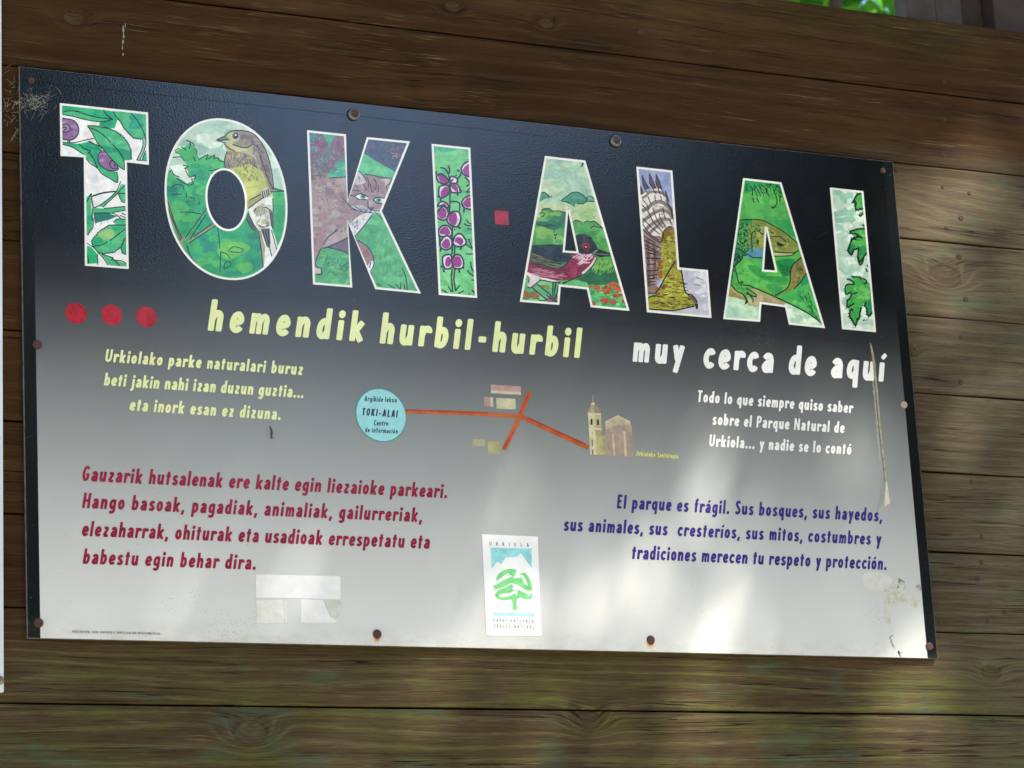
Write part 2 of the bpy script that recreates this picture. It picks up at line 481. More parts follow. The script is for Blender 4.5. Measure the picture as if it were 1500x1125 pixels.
# ------------------------------------------------------------------ the brush lettering (capital height 100): width, strokes; '~' smooth, 'o' closed, '.' dot
def pr(s): 
    q = [float(a) for a in s.split()]
    return list(zip(q[::2], q[1::2]))
GL = {
 'a': (43, '~9 47 18 58 28 57 34 46|34 50 34 0|~34 37 19 33 9.5 20 14 9 23 9.5 34 20'),
 'b': (45, '10 100 10 1|~10 44 20 57 30 55 35 38 32 18 23 8.5 10 9'),
 'c': (40, '~34 46 28 57.5 18 56 9.5 40 10 22 19 8.5 28 9.5 34 18'),
 'd': (45, '35 100 35 0|~35 45 26 57.5 15 52 9.5 34 11 16 19 8.5 28 13 35 25'),
 'e': (42, '~13 30 33 36 33.5 48 26 58 15 53 9.5 36 11 18 20 8.5 30 11 36 19'),
 'f': (33, '~15 0 15 40 15 76 20 90 31 90|3 60 30 60'),
 'g': (45, '~35 44 27 57.5 15 52 9.5 34 12 16 20 10 28 14 35 27|~35 65 35 20 34 -8 27 -19 16 -19 8 -12'),
 'h': (45, '10 100 10 0|~10 36 18 53 28 57.5 35 48 35 28 35 0'),
 'i': (20, '10 65 10 0|.10 84 10.5'),
 'j': (24, '~14 65 14 20 14 -6 8 -18 -3 -18|.14 84 10.5'),
 'k': (46, '10 100 10 0|39 64 14 26|18 36 39 0'),
 'l': (20, '10 100 10 0'),
 'm': (63, '10 66 10 0|~10 34 17 52 25 57.5 31 48 31 28 31 0|~31 34 38 52 46 57.5 53 48 53 28 53 0'),
 'n': (45, '10 66 10 0|~10 36 18 53 28 57.5 35 48 35 28 35 0'),
 'o': (44, 'o22 58 31 51 34.5 33 31 15 22 8.5 13 15 9.5 33 13 51'),
 'p': (45, '10 66 10 -28|~10 44 20 57 30 54 35 36 32 16 22 8.5 10 13'),
 'q': (45, '~35 44 27 57.5 15 52 9.5 34 12 16 20 10 28 14 35 27|35 66 35 -28'),
 'r': (35, '10 66 10 0|~10 36 16 51 25 58 32 54 33 44'),
 's': (39, '~33 50 26 58 16 56 11 46 18 36 27 28 32 18 26 9 15 8.5 6 16'),
 't': (33, '17 87 15 0|2 60 31 60'),
 'u': (45, '~10 66 9.5 28 12 13 20 8.5 29 16 35 32|35 66 35 0'),
 'v': (42, '8 66 21 2|34 66 21 2'),
 'y': (42, '9 66 21 14|36 66 15 -28'),
 'z': (41, '7 58 35 58|33 56 9 10|7 8.5 37 8.5'),
 'A': (50, '8 0 23 100|43 0 27 100|15 27 36 27'),
 'B': (46, '10 100 10 0|~10 91 27 91 35 80 33 62 24 54 10 54|~10 53 28 52 38 40 37 18 28 8.5 10 8.5'),
 'C': (44, '~38 76 31 90 20 90 10 66 10 34 19 10 29 9 38 22'),
 'D': (49, '10 100 10 0|~10 91 26 89 38 70 39 50 38 30 26 11 10 8.5'),
 'E': (41, '10 100 10 0|10 91 37 91|10 52 33 52|10 8.5 37 8.5'),
 'G': (49, '~38 78 31 90 20 90 10 66 10 34 18 10 28 9 36 20 38 44|24 44 46 44'),
 'H': (51, '10 100 10 0|41 100 41 0|10 50 41 50'),
 'I': (20, '10 100 10 0'),
 'K': (49, '10 100 10 0|42 100 13 44|19 54 43 0'),
 'L': (39, '10 100 10 0|10 8.5 37 8.5'),
 'M': (64, '10 100 10 0|54 100 54 0|13 96 32 26|51 96 32 26'),
 'N': (57, '10 100 10 0|47 100 47 0|11 97 46 3'),
 'O': (50, 'o25 91 37 82 41 50 37 18 25 8.5 13 18 9 50 13 82'),
 'P': (46, '10 100 10 0|~10 91 26 91 37 82 37 60 27 48 10 47'),
 'Q': (50, 'o25 91 37 82 41 50 37 18 25 8.5 13 18 9 50 13 82|28 26 44 -2'),
 'R': (47, '10 100 10 0|~10 91 26 91 37 82 37 62 27 50 10 48|22 48 41 0'),
 'S': (44, '~37 80 29 91 18 90 11 76 17 61 29 46 36 29 30 11 18 8.5 6 20'),
 'T': (46, '23 92 23 0|3 91 43 91'),
 'U': (53, '~10 100 9.5 40 13 16 24 8.5 37 16 43 40 43 100'),
 'V': (46, '8 100 22 2|38 100 24 2'),
 'Z': (44, '7 91 38 91|36 90 9 10|7 8.5 40 8.5'),
 '.': (21, '.10.5 10 10.5'), ',': (20, '13 15 6 -17'), '-': (36, '5 37 31 37'), ':': (21, '.10 10 9|.10 50 9'), ' ': (23, ''),
}
ACC = {'á': ('a', 22, 76), 'í': ('i', 10, 78), 'ó': ('o', 22, 76), 'Ó': ('O', 25, 104), 'Í': ('I', 10, 104)}
GCACHE = {}
def glyph(ch, wt):
    if (ch, wt) in GCACHE: return GCACHE[ch, wt]
    acc = ACC.get(ch)
    wd, src = GL[acc[0] if acc else ch]
    polys = []
    w = wt * (0.9 if ch in 'mMURPDGOQ' else 0.8 if ch == 'N' else 1.0)
    for s in filter(None, src.split('|')):
        if s[0] == '.':
            if acc: continue
            x, y, r = [float(a) for a in s[1:].split()]
            k = max(0.72, wt / 17)
            polys.append(ngon(x, y, r * k * 0.95, 14, r * k * 1.1))
        elif s[0] == 'o':
            c = catmull(pr(s[1:]), 4, True); polys.append(stroke(c + c[:2], w))
        elif s[0] == '~': polys.append(stroke(catmull(pr(s[1:]), 5), w, w * 0.16))
        else: polys.append(stroke(pr(s), w, w * 0.16))
    if acc:
        polys.append(stroke([(acc[1] - 2, acc[2]), (acc[1] + 12, acc[2] + 16)], w * 0.75, w * 0.12))
    if not polys: r = (wd, np.zeros((0, 2)), np.zeros((0, 3), int))
    else:
        V, T, tg = planar([(1, p) for p in polys]); r = (wd, V, T[tg >= 0])
    GCACHE[ch, wt] = r
    return r

TXT_Y = -0.00035
def lettering(text, pl, prt, cap_px, mat, parent, label=None, wt=17, slant=10.0, y=TXT_Y, wid=1.0, name='lettering'):
    """one line of words on the board, from its left to its right baseline mark"""
    a = Vector(P(*pl)); b = Vector(P(*prt)); t = Vector(P(pl[0], pl[1] - cap_px))
    cap = (t - a).length; run = (b - a).length; d = (b - a) / run; nrm = Vector((-d.y, d.x))
    s = cap / 100
    tot = sum(glyph(c, wt)[0] for c in text) * wid
    track = (run / s - tot) / max(1, len(text) - 1)
    if track < -3 and wid == 1.0:
        wid = (run / s + 2 * (len(text) - 1)) / tot; track = -2.0
    sl = math.tan(R(slant)); V, F = [], []
    x = 0.0
    rr = random.Random(len(text) * 7 + 1)
    for i, ch in enumerate(text):
        wd, gv, gt = glyph(ch, wt)
        o = len(V); dy = rr.uniform(-0.3, 0.3); k = rr.uniform(0.995, 1.005)
        for vx, vy in gv:
            X = (x + vx * wid * k + vy * sl) * s; Yy = (vy + dy) * s * k
            q = a + d * X + nrm * Yy
            V.append((q.x, y, q.y))
        F += [[o + j for j in tr] for tr in gt]
        x += wd * wid + track
    o = mesh(name, V, F, mat, None, parent, label)
    flip_out(o)
    return o

def flip_out(o):
    """make every face look out of the wall (-Y)"""
    me = o.data
    bm = bmesh.new(); bm.from_mesh(me)
    for f in bm.faces:
        f.normal_update()
        if f.normal.y > 0: f.normal_flip()
    bm.to_mesh(me); bm.free(); me.update()

def flat_parts(shapes, y, parent, rough=0.15):
    """shapes: [((group, colour) or None, polygon in survey marks)] -> one mesh per group; returns dict"""
    V, T, tg = planar(shapes)
    PV = [P(a, b) for a, b in V]
    groups = {}
    for t, k in zip(T, tg):
        if k < 0 or shapes[k][0] is None: continue
        g, c = shapes[k][0]
        groups.setdefault(g, []).append((t, c))
    out = {}
    for g, lst in groups.items():
        cols = []; idx = {}; v, f, mi = [], [], []
        for t, c in lst:
            if c not in cols: cols.append(c)
            q = []
            for j in t:
                if j not in idx: idx[j] = len(v); v.append((PV[j][0], y, PV[j][1]))
                q.append(idx[j])
            f.append(q); mi.append(cols.index(c))
        o = mesh(g, v, f, [ink(c, 0.04 if c in ('#e5e6de', '#1d2a26', '#e8eae8') else 0.17, rough) for c in cols], mi, parent)
        flip_out(o); out[g] = o
    return out

def inset(poly, d):
    """polygon offset inwards by d (mitred)"""
    n = len(poly); s = 1 if area2(poly) > 0 else -1; out = []
    for i in range(n):
        p0, p1, p2 = poly[i - 1], poly[i], poly[(i + 1) % n]
        e1 = (p1[0] - p0[0], p1[1] - p0[1]); e2 = (p2[0] - p1[0], p2[1] - p1[1])
        l1, l2 = math.hypot(*e1), math.hypot(*e2)
        n1 = (-e1[1] / l1 * s, e1[0] / l1 * s); n2 = (-e2[1] / l2 * s, e2[0] / l2 * s)
        b = (n1[0] + n2[0], n1[1] + n2[1]); k = max(0.25, (b[0] ** 2 + b[1] ** 2) / 2)
        out.append((p1[0] + b[0] * d / k, p1[1] + b[1] * d / k))
    return out

class Pic:
    """an illustration traced in one of two enlarged views of a letter"""
    def __init__(s, A, B, sc, ink_col='#1d2a26'):
        s.v = {'A': A, 'B': B}; s.sc = sc; s.sh = []; s.ik = ink_col; s.rnd = random.Random(5)
    def q(s, vw, p):
        o = s.v[vw]; return [(o[0] + a / s.sc, o[1] + b / s.sc) for a, b in p]
    def F(s, g, c, vw, src, smooth=False):
        p = s.q(vw, pr(src))
        s.sh.append(((g, c), catmull(p, 3, True) if smooth else p)); return s
    def L(s, g, vw, src, w=1.15, c=None, smooth=True):
        for one in src.split('|'):
            p = s.q(vw, pr(one))
            s.sh.append(((g, c or s.ik), stroke(catmull(p, 3) if smooth and len(p) > 2 else p, w * 1.3)))
        return s
    def J(s, g, vw, src, w=1.1, amp=0.9, step=3.2, c=None):
        """serrated leaf edge"""
        p = s.q(vw, pr(src)); out = [p[0]]
        for a, b in zip(p, p[1:]):
            l = math.hypot(b[0] - a[0], b[1] - a[1]); n = max(1, round(l / step)); dx, dy = (b[0] - a[0]) / l, (b[1] - a[1]) / l
            for i in range(1, n + 1):
                t = i / n; am = amp * s.rnd.uniform(0.6, 1.3)
                tm = (i - 0.35) / n
                out.append((a[0] + dx * l * tm + dy * am, a[1] + dy * l * tm - dx * am))
                out.append((a[0] + dx * l * t - dy * am * 0.4, a[1] + dy * l * t + dx * am * 0.4))
        s.sh.append(((g, c or s.ik), stroke(out, w * 1.3))); return s
    def X(s, g, vw, src, n, ln, ang, w=0.8, c=None, spread=20):
        """short pen or brush ticks scattered inside an area"""
        p = pr(src); a = np.array(p); lo, hi = a.min(0), a.max(0); k = 0
        for _ in range(n * 12):
            if k >= n: break
            x, y = s.rnd.uniform(lo[0], hi[0]), s.rnd.uniform(lo[1], hi[1])
            if winding(p, np.array([x]), np.array([y]))[0] == 0: continue
            an = R(ang + s.rnd.uniform(-spread, spread)); l = ln * s.rnd.uniform(0.5, 1.2)
            q = s.q(vw, [(x, y), (x + math.cos(an) * l * 0.5 + s.rnd.uniform(-3, 3), y + math.sin(an) * l * 0.5), (x + math.cos(an) * l, y + math.sin(an) * l)])
            s.sh.append(((g, c or s.ik), stroke(q, w * 1.15, 0, (0.5, 1.0)))); k += 1
        return s
    def D(s, g, c, vw, x, y, r, ry=None):
        s.sh.append(((g, c), s.q(vw, ngon(x, y, r, 14, ry)))); return s
    def wash(s, g, vw, src, cols, n, size):
        """watercolour blots of slightly different tints"""
        p = pr(src); a = np.array(p); lo, hi = a.min(0), a.max(0); k = 0
        for _ in range(n * 12):
            if k >= n: break
            x, y = s.rnd.uniform(lo[0], hi[0]), s.rnd.uniform(lo[1], hi[1])
            if winding(p, np.array([x]), np.array([y]))[0] == 0: continue
            r = size * s.rnd.uniform(0.5, 1.2); m = 9; ph = s.rnd.uniform(0, 6); el = s.rnd.uniform(0.4, 0.9)
            q = [(x + r * math.cos(ph + 6.283 * i / m) * s.rnd.uniform(0.7, 1.2), y + r * el * math.sin(ph + 6.283 * i / m) * s.rnd.uniform(0.7, 1.2)) for i in range(m)]
            s.sh.append(((g, s.rnd.choice(cols)), catmull(s.q(vw, q), 2, True))); k += 1
        return s

def islands(lst, V):
    """separate drawn pieces of one kind; slivers stay with the largest piece"""
    par = {}
    def find(a):
        while par[a] != a: par[a] = par[par[a]]; a = par[a]
        return a
    for t, _ in lst:
        for j in t: par.setdefault(j, j)
        par[find(t[0])] = find(t[1]); par[find(t[1])] = find(t[2])
    comp, ar = {}, {}
    for t, c in lst:
        r = find(t[0]); comp.setdefault(r, []).append((t, c)); a, b, d = V[t[0]], V[t[1]], V[t[2]]
        ar[r] = ar.get(r, 0) + abs((b[0] - a[0]) * (d[1] - a[1]) - (d[0] - a[0]) * (b[1] - a[1])) / 2
    boxes = []
    for r, q in comp.items():
        pts = np.array([P(*V[k]) for t, c in q for k in t]); boxes.append([pts.min(0), pts.max(0), q])
    out = []
    for b in boxes:                      # pieces lying close together are one drawing
        grp = [b]
        for o in list(out):
            if any(math.hypot(*np.maximum(0, np.maximum(a[0] - b[1], b[0] - a[1]))) <= max(0.018, 0.45 * max((a[1] - a[0]).max(), (b[1] - b[0]).max())) for a in o):
                grp = grp + o; out = [k for k in out if k is not o]
        out.append(grp)
    return [[x for b in o for x in b[2]] for o in out]

def build_letter(parent, outer, hole, pic, back, label, border=3.1):
    """white-bordered letter; the picture is clipped to the inside. outer/hole in survey marks."""
    inn = inset(outer, border)
    base = [(('backdrop', back), inn)] + pic.sh
    # clip: everything outside the inner outline is removed by painting the border and the outside last
    V, T, tg = planar(base + [(('x', '#000000'), outer)] + ([(('x', '#000000'), hole), (('x', '#000000'), inset(hole, -border * 0.0))] if hole else []))
    sh = base
    px, py = V[T].mean(1).T
    tags = np.full(len(T), -1); done = np.zeros(len(T), bool)
    for i in range(len(sh) - 1, -1, -1):
        a = np.array(sh[i][1]); lo, hi = a.min(0), a.max(0)
        c = np.nonzero(~done & (px >= lo[0]) & (px <= hi[0]) & (py >= lo[1]) & (py <= hi[1]))[0]
        if len(c) == 0: continue
        k = c[winding(sh[i][1], px[c], py[c]) != 0]; done[k] = True; tags[k] = i
    in_o = winding(outer, px, py) != 0; in_i = winding(inn, px, py) != 0
    if hole:
        hi_ = hole; ring = inset(hole, border * 0.95)
        in_h = winding(hi_, px, py) != 0
        in_i &= ~in_h
        # the white rim of the counter
        in_r = winding(ring, px, py) != 0
    PV = [P(a, b) for a, b in V]
    groups = {}
    for j in range(len(T)):
        if not in_o[j]: continue
        if hole and in_h[j]: continue
        if in_i[j] and tags[j] >= 0: g, c = sh[tags[j]][0]
        elif in_i[j]: g, c = 'backdrop', back
        else: g, c = 'rim', '#e5e6de'
        groups.setdefault(g, []).append((T[j], c))
    def mk(name, lst, par, lab=None):
        cols, idx, v, f, mi = [], {}, [], [], []
        for t, c in lst:
            if c not in cols: cols.append(c)
            q = []
            for j in t:
                if j not in idx: idx[j] = len(v); v.append((PV[j][0], -0.0003, PV[j][1]))
                q.append(idx[j])
            f.append(q); mi.append(cols.index(c))
        o = mesh(name, v, f, [ink(c, 0.03 if c == '#e5e6de' else 0.17) for c in cols], mi, par, lab)
        flip_out(o); return o
    rim = groups.pop('rim')
    letter = mk('title_letter', rim, parent, label)
    if hole:
        v = []; hp = [P(a, b) for a, b in hole]; rp = [P(a, b) for a, b in ring]; n = len(hp)
        mk2 = [(x, -0.0003, z) for x, z in hp] + [(x, -0.0003, z) for x, z in rp]
        o = mesh('counter_rim', mk2, [(i, (i + 1) % n, n + (i + 1) % n, n + i) for i in range(n)], ink('#e5e6de', 0.03), None, letter)
        flip_out(o)
    for g, lst in groups.items():
        for part in islands(lst, V): mk(g, part, letter)
    return letter
# ------------------------------------------------------------------ plank wall
def at(px, py): return P(px, py)
KN = [(1384, 405, 0.020, 9), (367, 1073, 0.017, 8), (862, 1055, 0.014, 8), (108, 27, 0.012, 7), (663, 10, 0.010, 6), (1334, 515, 0.008, 5), (1452, 985, 0.012, 6), (800, 34, 0.010, 6)]
for kx, ky, kr, ks in KN:
    a, b = PD(kx, ky, WOOD_Y); KNOTS.append((a, b, kr, ks))
PLANK = mat_plank()
wall = thing('plank_wall', 'brown weathered wall of horizontal wooden planks behind the big sign, green with algae near the bottom', 'wall', (0.8, 0.03, 0))
rnd = random.Random(4)
planks = {}
for k in range(-17, 10):
    v0 = SEAM0 + PITCH * (k - 1) - 0.0; v1 = v0 + PITCH
    if k == 9: v1 = 1.3165
    z0, z1 = seam_z(v0) + 0.0014, seam_z(v1) - (0.0014 if k != 9 else 0)
    if z1 < 0.02: continue
    z0 = max(z0, 0.0)
    dy = rnd.uniform(-0.0012, 0.0012)
    planks[k] = box('plank', -1.7 + rnd.uniform(0, .02), 3.1, WOOD_Y + dy, WOOD_Y + 0.03, z0 + rnd.uniform(-0.0005, 0.0006), z1 - rnd.uniform(-0.0005, 0.0006), PLANK, wall, 0.0022, None, 0.0005, rnd, 40)
BACK = mat_simple('dark_backing', (0.012, 0.009, 0.006), 0.9)
box('added_backing', -1.7, 3.1, WOOD_Y + 0.0315, WOOD_Y + 0.045, 0.0, Z0 + H * 1.30, BACK, wall)  # added dark sheet, stops light showing through the plank seams
GREY = mat_simple('grey_upright_wood', (0.036, 0.028, 0.020), 0.8, 0.35, 30, 0.6)
BRN = mat_simple('brown_upright_wood', (0.030, 0.018, 0.010), 0.8, 0.35, 30, 0.6)
yb = WOOD_Y + 0.047
for xa, xb, mt, dy in ((PD(1329, 24, yb)[0], PD(1371.5, 24, yb)[0], GREY, 0), (PD(1373, 24, yb)[0], PD(1411, 24, yb)[0], GREY, 0.004), (PD(1413, 24, yb)[0], PD(1449, 24, yb)[0], BRN, 0.02), (PD(1451, 24, yb)[0], PD(1500, 24, yb)[0], BRN, -0.012)):
    box('upright_board', xa, xb, yb + dy, yb + dy + 0.04, Z0 + H * 1.1, Z0 + H * 2.3, mt, wall, 0.003)
box('roof_beam', -1.7, 3.1, yb - 0.02, yb + 0.1, Z0 + H * 2.3, Z0 + H * 2.3 + 0.12, BRN, wall, 0.004)
box('corner_post', -1.62, -1.5, yb, yb + 0.12, 0.0, Z0 + H * 2.3, BRN, wall, 0.004)
# rusty nail heads
RUST = mat_simple('dark_rust', (0.030, 0.014, 0.009), 0.85, 0.5, 300, 0.6)
NAILS = [(1383, 120), (1382, 175), (1382, 228), (1313, 248), (1381, 273.5), (1387, 334), (1408, 319), (1405, 376), (1415, 438), (1407, 494), (1407, 560), (1412, 593), (1427, 677),
         (1423, 705), (1438, 787), (1437, 824), (1432, 848), (1376, 911), (1447, 911), (1471, 896), (1455, 1056), (1334, 517), (22, 900), (938, 47), (1420, 283), (1340, 602)]
nail0 = lathe('nail', 0, 0, 0, [(0.0046, -0.002), (0.0046, 0.0006), (0.0034, 0.0012), (0.0016, 0.0004), (0.0008, 0.0003)], [RUST], None, None, 9)
first = True
for i, (nx, ny) in enumerate(NAILS):
    a, b = PD(nx, ny, WOOD_Y); k0, k1 = P(nx, ny)
    k = math.floor(((k1 - Z0) / H - SEAM0) / PITCH) + 1
    o = nail0 if first else nail0.copy()
    if not first: COL.objects.link(o)
    first = False
    sc = rnd.uniform(0.7, 1.15)
    o.parent = planks[k]; o.location = (a, WOOD_Y + 0.0002, b); o.scale = (sc * rnd.uniform(0.9, 1.3), 1, sc)
# bird dropping run on the top plank
DROP = mat_simple('bird_dropping', (0.22, 0.22, 0.17), 0.7, 0.3, 200)
parts = []
for (x, y, r, ry) in ((180, 43, 3.0, 6), (180.5, 53, 2.6, 5), (180, 61, 2.2, 4), (179, 71, 1.8, 2.5), (180, 80, 2.4, 2.2), (183, 38, 1.2, 4), (179, 66, 1.1, 4)):
    a, b = PD(x, y, WOOD_Y); n = 9; o = [(a + 0.0011 * r * 0.62 * math.cos(6.283 * i / n) * rnd.uniform(.6, 1.2), WOOD_Y - 0.0015, b + 0.0011 * ry * math.sin(6.283 * i / n) * rnd.uniform(.7, 1.2)) for i in range(n)]
    o.append((a, WOOD_Y - 0.0026, b)); parts.append((o, [(i, (i + 1) % n, n) for i in range(n)]))
v, f = merge(parts)
flip_out(mesh('bird_dropping', v, f, DROP, None, planks[9], 'whitish bird dropping run down the wood'))

# ------------------------------------------------------------------ neighbouring board, only its edge in the frame
nb = thing('notice_board', 'edge of a neighbouring pale board, left of the big black sign', 'board', (P(4, 500)[0] - 0.4, 0.0, P(3, 1014)[1]))
NBM = mat_simple('pale_board_paint', (0.52, 0.56, 0.62), 0.4, 0.06, 8, 0.1)
xr = P(5.2, 1010)[0]
bp = box('board_panel', xr - 0.8, xr, -0.002, WOOD_Y - 0.001, P(3, 1014)[1], Z0 + 1.5, NBM, nb, 0.001)
sh_ = (P(1.6, 2)[0] - xr) / (P(1.6, 2)[1] - P(5.2, 1010)[1])
for vv in bp.data.vertices: vv.co.x += (vv.co.z - P(3, 1014)[1]) * sh_
BOLT = mat_simple('bolt_metal', (0.20, 0.17, 0.11), 0.5, 0.4, 200, 0.3, 0.001, 0.5)
a, b = P(-0.5, 997)
lathe('bolt', a - 0.001, b, -0.002, [(0.0065, 0), (0.0065, 0.003), (0.0045, 0.005), (0.002, 0.0052)], [BOLT], None, nb, 12)

# ------------------------------------------------------------------ the sign
sign = thing('information_sign', 'large black to white wooden-wall information sign with picture letters TOKI ALAI and a sketch map', 'sign', (W / 2, 0.0, Z0))
PANEL = mat_panel()
panel = box('panel', 0, W, 0.0, 0.0055, Z0, Z0 + H, PANEL, sign, 0.0009)
panel.data.materials.append(mat_simple('sheet_edge', (0.11, 0.11, 0.105), 0.95, 0.5, 60, 0.3, 0.001, 0.0, 0.05))
for f_ in panel.data.polygons:
    if f_.normal.y > -0.985: f_.material_index = 1

# --- T : blackthorn twig with snails
p = Pic((80, 145), (100, 270), 9.0)
G1, G2, G3, G4, PU = '#2fae78', '#52bb80', '#2a9a72', '#8ccb8e', '#8d6f9c'
p.F('leaf', G1, 'A', '95 85 640 145 700 200 720 245 660 300 560 295 400 270 240 230 95 205')
p.F('leaf', G2, 'A', '95 185 180 158 300 168 450 215 600 248 720 250 660 300 500 290 240 230 95 207')
p.F('leaf', G1, 'A', '650 145 780 165 830 270 790 390 690 380 580 350 600 300 720 255')
p.F('leaf', G2, 'A', '770 160 1230 190 1225 560 1160 525 1040 520 960 450 880 330 800 240')
p.wash('leaf', 'A', '850 200 1180 220 1180 480 1000 420', ['#35a884', '#4bb68c', '#5fbf8a', '#2e9f80'], 14, 90)
p.wash('leaf', 'A', '130 100 620 160 640 230 300 150', ['#2aa572', '#39b37e', '#48b889'], 8, 70)
p.L('leaf', 'A', '1000 180 1080 270 1150 390 1195 500 1205 570')
p.J('leaf', 'A', '640 145 665 190 715 240 765 265 660 300'); p.J('leaf', 'A', '770 165 800 225 860 290 905 380 960 440 1040 520 1165 535')
p.L('leaf', 'A', '100 180 170 157 300 165 430 210 590 248 760 262|100 207 240 230 400 272 560 297 660 300')
p.F('snail_shell', PU, 'A', '90 262 170 262 260 290 315 370 310 460 260 525 190 545 90 520', True)
p.wash('snail_shell', 'A', '110 300 250 330 270 460 120 490', ['#9c80a8', '#7d6090', '#a58bb0'], 8, 60)
p.L('snail_shell', 'A', '95 262 170 262 260 290 315 370 310 460 260 525 190 545 90 520|100 345 155 330 200 365 205 405 165 435 105 425|105 378 140 368 152 395 125 408')
p.L('leaf', 'A', '180 540 175 575 200 570 190 545')
p.F('leaf', G1, 'A', '105 575 320 590 480 555 530 600 640 640 575 720 570 830 640 910 720 945 830 960 830 1100 700 1040 610 980 560 910 420 790 370 730 230 640 105 605')
p.F('leaf', G2, 'A', '105 605 320 640 420 700 520 800 570 900 700 960 820 980 830 1090 700 1040 610 980 560 910 420 790 370 730 230 640')
p.wash('leaf', 'A', '420 620 560 640 560 740 460 700', ['#2a9f72', '#45b384'], 5, 50)
p.L('leaf', 'A', '105 570 250 577 440 535 520 520|105 600 230 635 370 725|415 785 470 850 560 910 620 985 720 1045 830 1100 820 960')
p.J('leaf', 'A', '310 590 380 650 470 690 430 720'); p.J('leaf', 'A', '460 720 520 800 560 910'); p.J('leaf', 'A', '440 560 530 600 640 640')
p.F('snail_shell', PU, 'A', '620 675 700 715 780 800 840 905 830 935 720 945 630 900 575 830 570 740', True)
p.wash('snail_shell', 'A', '610 720 700 760 790 880 650 880 590 800', ['#a583b0', '#b294b8', '#8a6a98'], 9, 55)
p.L('snail_shell', 'A', '620 675 575 740 575 830 630 900 720 945 830 938 840 905|735 815 790 820 830 860 825 915 760 915 725 870 735 815|775 860 800 875 790 895')
p.F('leaf', G2, 'A', '430 355 560 365 680 380 800 425 900 500 970 590 1005 680 1010 800 915 830 920 940 830 880 720 760 620 640 560 580 500 450')
p.wash('leaf', 'A', '500 400 700 420 900 540 960 680 800 640 600 520', ['#5bbd86', '#6cc492', '#48b27c', '#3aa877'], 14, 70)
p.F('leaf', G3, 'A', '620 610 780 650 900 655 1000 700 1005 800 915 815 820 700 700 720', True)
p.L('leaf', 'A', '450 380 560 420 680 510 740 580|760 600 820 660 880 740 915 830 920 940')
p.J('leaf', 'A', '430 355 560 360 690 385 800 425 900 500 970 590 1005 680 1010 800'); p.J('leaf', 'A', '430 355 490 440 560 580 620 640 720 760 830 880 920 940', 1.1, 0.4)
p.F('stem', '#9fcfae', 'A', '1165 540 1205 540 1190 650 1120 810 1085 800 1155 650')
p.L('stem', 'A', '1165 540 1155 650 1085 800|1205 540 1190 650 1120 810|1075 805 1215 815')
p.F('leaf', G1, 'A', '1200 680 1230 810 1150 815'); p.L('leaf', 'A', '1200 680 1170 750 1150 815')
p.F('stem', G2, 'B', '700 0 760 0 760 240 740 240 700 220 660 130 640 140 540 220 460 300 400 295 520 200 640 90')
p.L('stem', 'B', '690 -40 630 95 520 200 390 290 320 310|740 20 660 100 620 150 520 240 455 305|660 120 760 118|660 130 700 220 745 245|310 165 450 120 630 95|320 150 480 105 630 92')
p.F('leaf', G2, 'B', '220 190 300 120 300 300 325 480 315 570 250 670 220 690'); p.wash('leaf', 'B', '240 400 300 400 300 600 250 640', [G1, G3], 5, 45)
p.J('leaf', 'B', '300 120 305 200 325 300 310 430 330 500 320 570 250 670'); p.L('leaf', 'B', '240 240 270 180 300 120')
p.F('stem', G2, 'B', '330 310 460 320 760 290 760 345 600 375 330 380'); p.F('leaf', '#2f7f70', 'B', '330 385 520 380 650 420 560 460 350 515')
p.X('leaf', 'B', '340 400 600 410 540 450 350 500', 26, 70, 95, 0.5, '#1f5a50', 8)
p.L('stem', 'B', '330 380 560 380 650 415 690 450|470 320 760 290|580 375 760 340|700 380 760 405|680 410 760 440'); p.F('leaf', G2, 'B', '600 500 640 460 760 460 760 540 620 530'); p.L('leaf', 'B', '595 505 640 460 760 460')
p.F('leaf', G2, 'B', '310 745 400 640 540 545 770 540 770 760 690 830 600 890 460 915 380 890 340 820')
p.F('leaf', '#9ccb84', 'B', '400 650 520 590 600 620 590 700 450 730', True); p.F('leaf', G1, 'B', '310 745 420 700 460 760 340 820', True); p.F('leaf', G1, 'B', '590 560 770 545 740 590 620 610', True)
p.wash('leaf', 'B', '420 820 700 680 720 780 520 890', ['#62bf84', '#4bb27c', '#7cc88f'], 12, 60)
p.L('leaf', 'B', '340 815 420 805 520 760|550 745 620 690 760 580'); p.J('leaf', 'B', '305 750 400 630 540 540 760 540'); p.J('leaf', 'B', '760 690 690 830 600 895 460 915'); p.L('leaf', 'B', '305 750 320 800 390 895 460 915')
p.F('leaf', '#2fb573', 'B', '230 800 310 830 380 920 380 1040 240 1050'); p.L('leaf', 'B', '240 775 330 830 400 910 460 970 520 1065|385 920 388 1060|255 940 270 1050')
p.F('leaf', G2, 'B', '400 915 560 960 620 1000 770 1050 770 1090 540 1085 480 980'); p.L('leaf', 'B', '440 920 590 970 570 995 700 1010 770 1050|600 1000 690 1085')
p.F('leaf', G1, 'B', '770 750 690 830 710 910 770 930'); p.J('leaf', 'B', '690 830 710 910 770 930')
build_letter(sign, [(87.5, 151), (216.8, 164.8), (218.1, 241.6), (185.9, 237.9), (188.5, 394.1), (124.3, 389.3), (122.6, 230.6), (88.5, 228.5)], None, p, '#e4e6e6', 'letter T filled with green leaves and two purple snails')

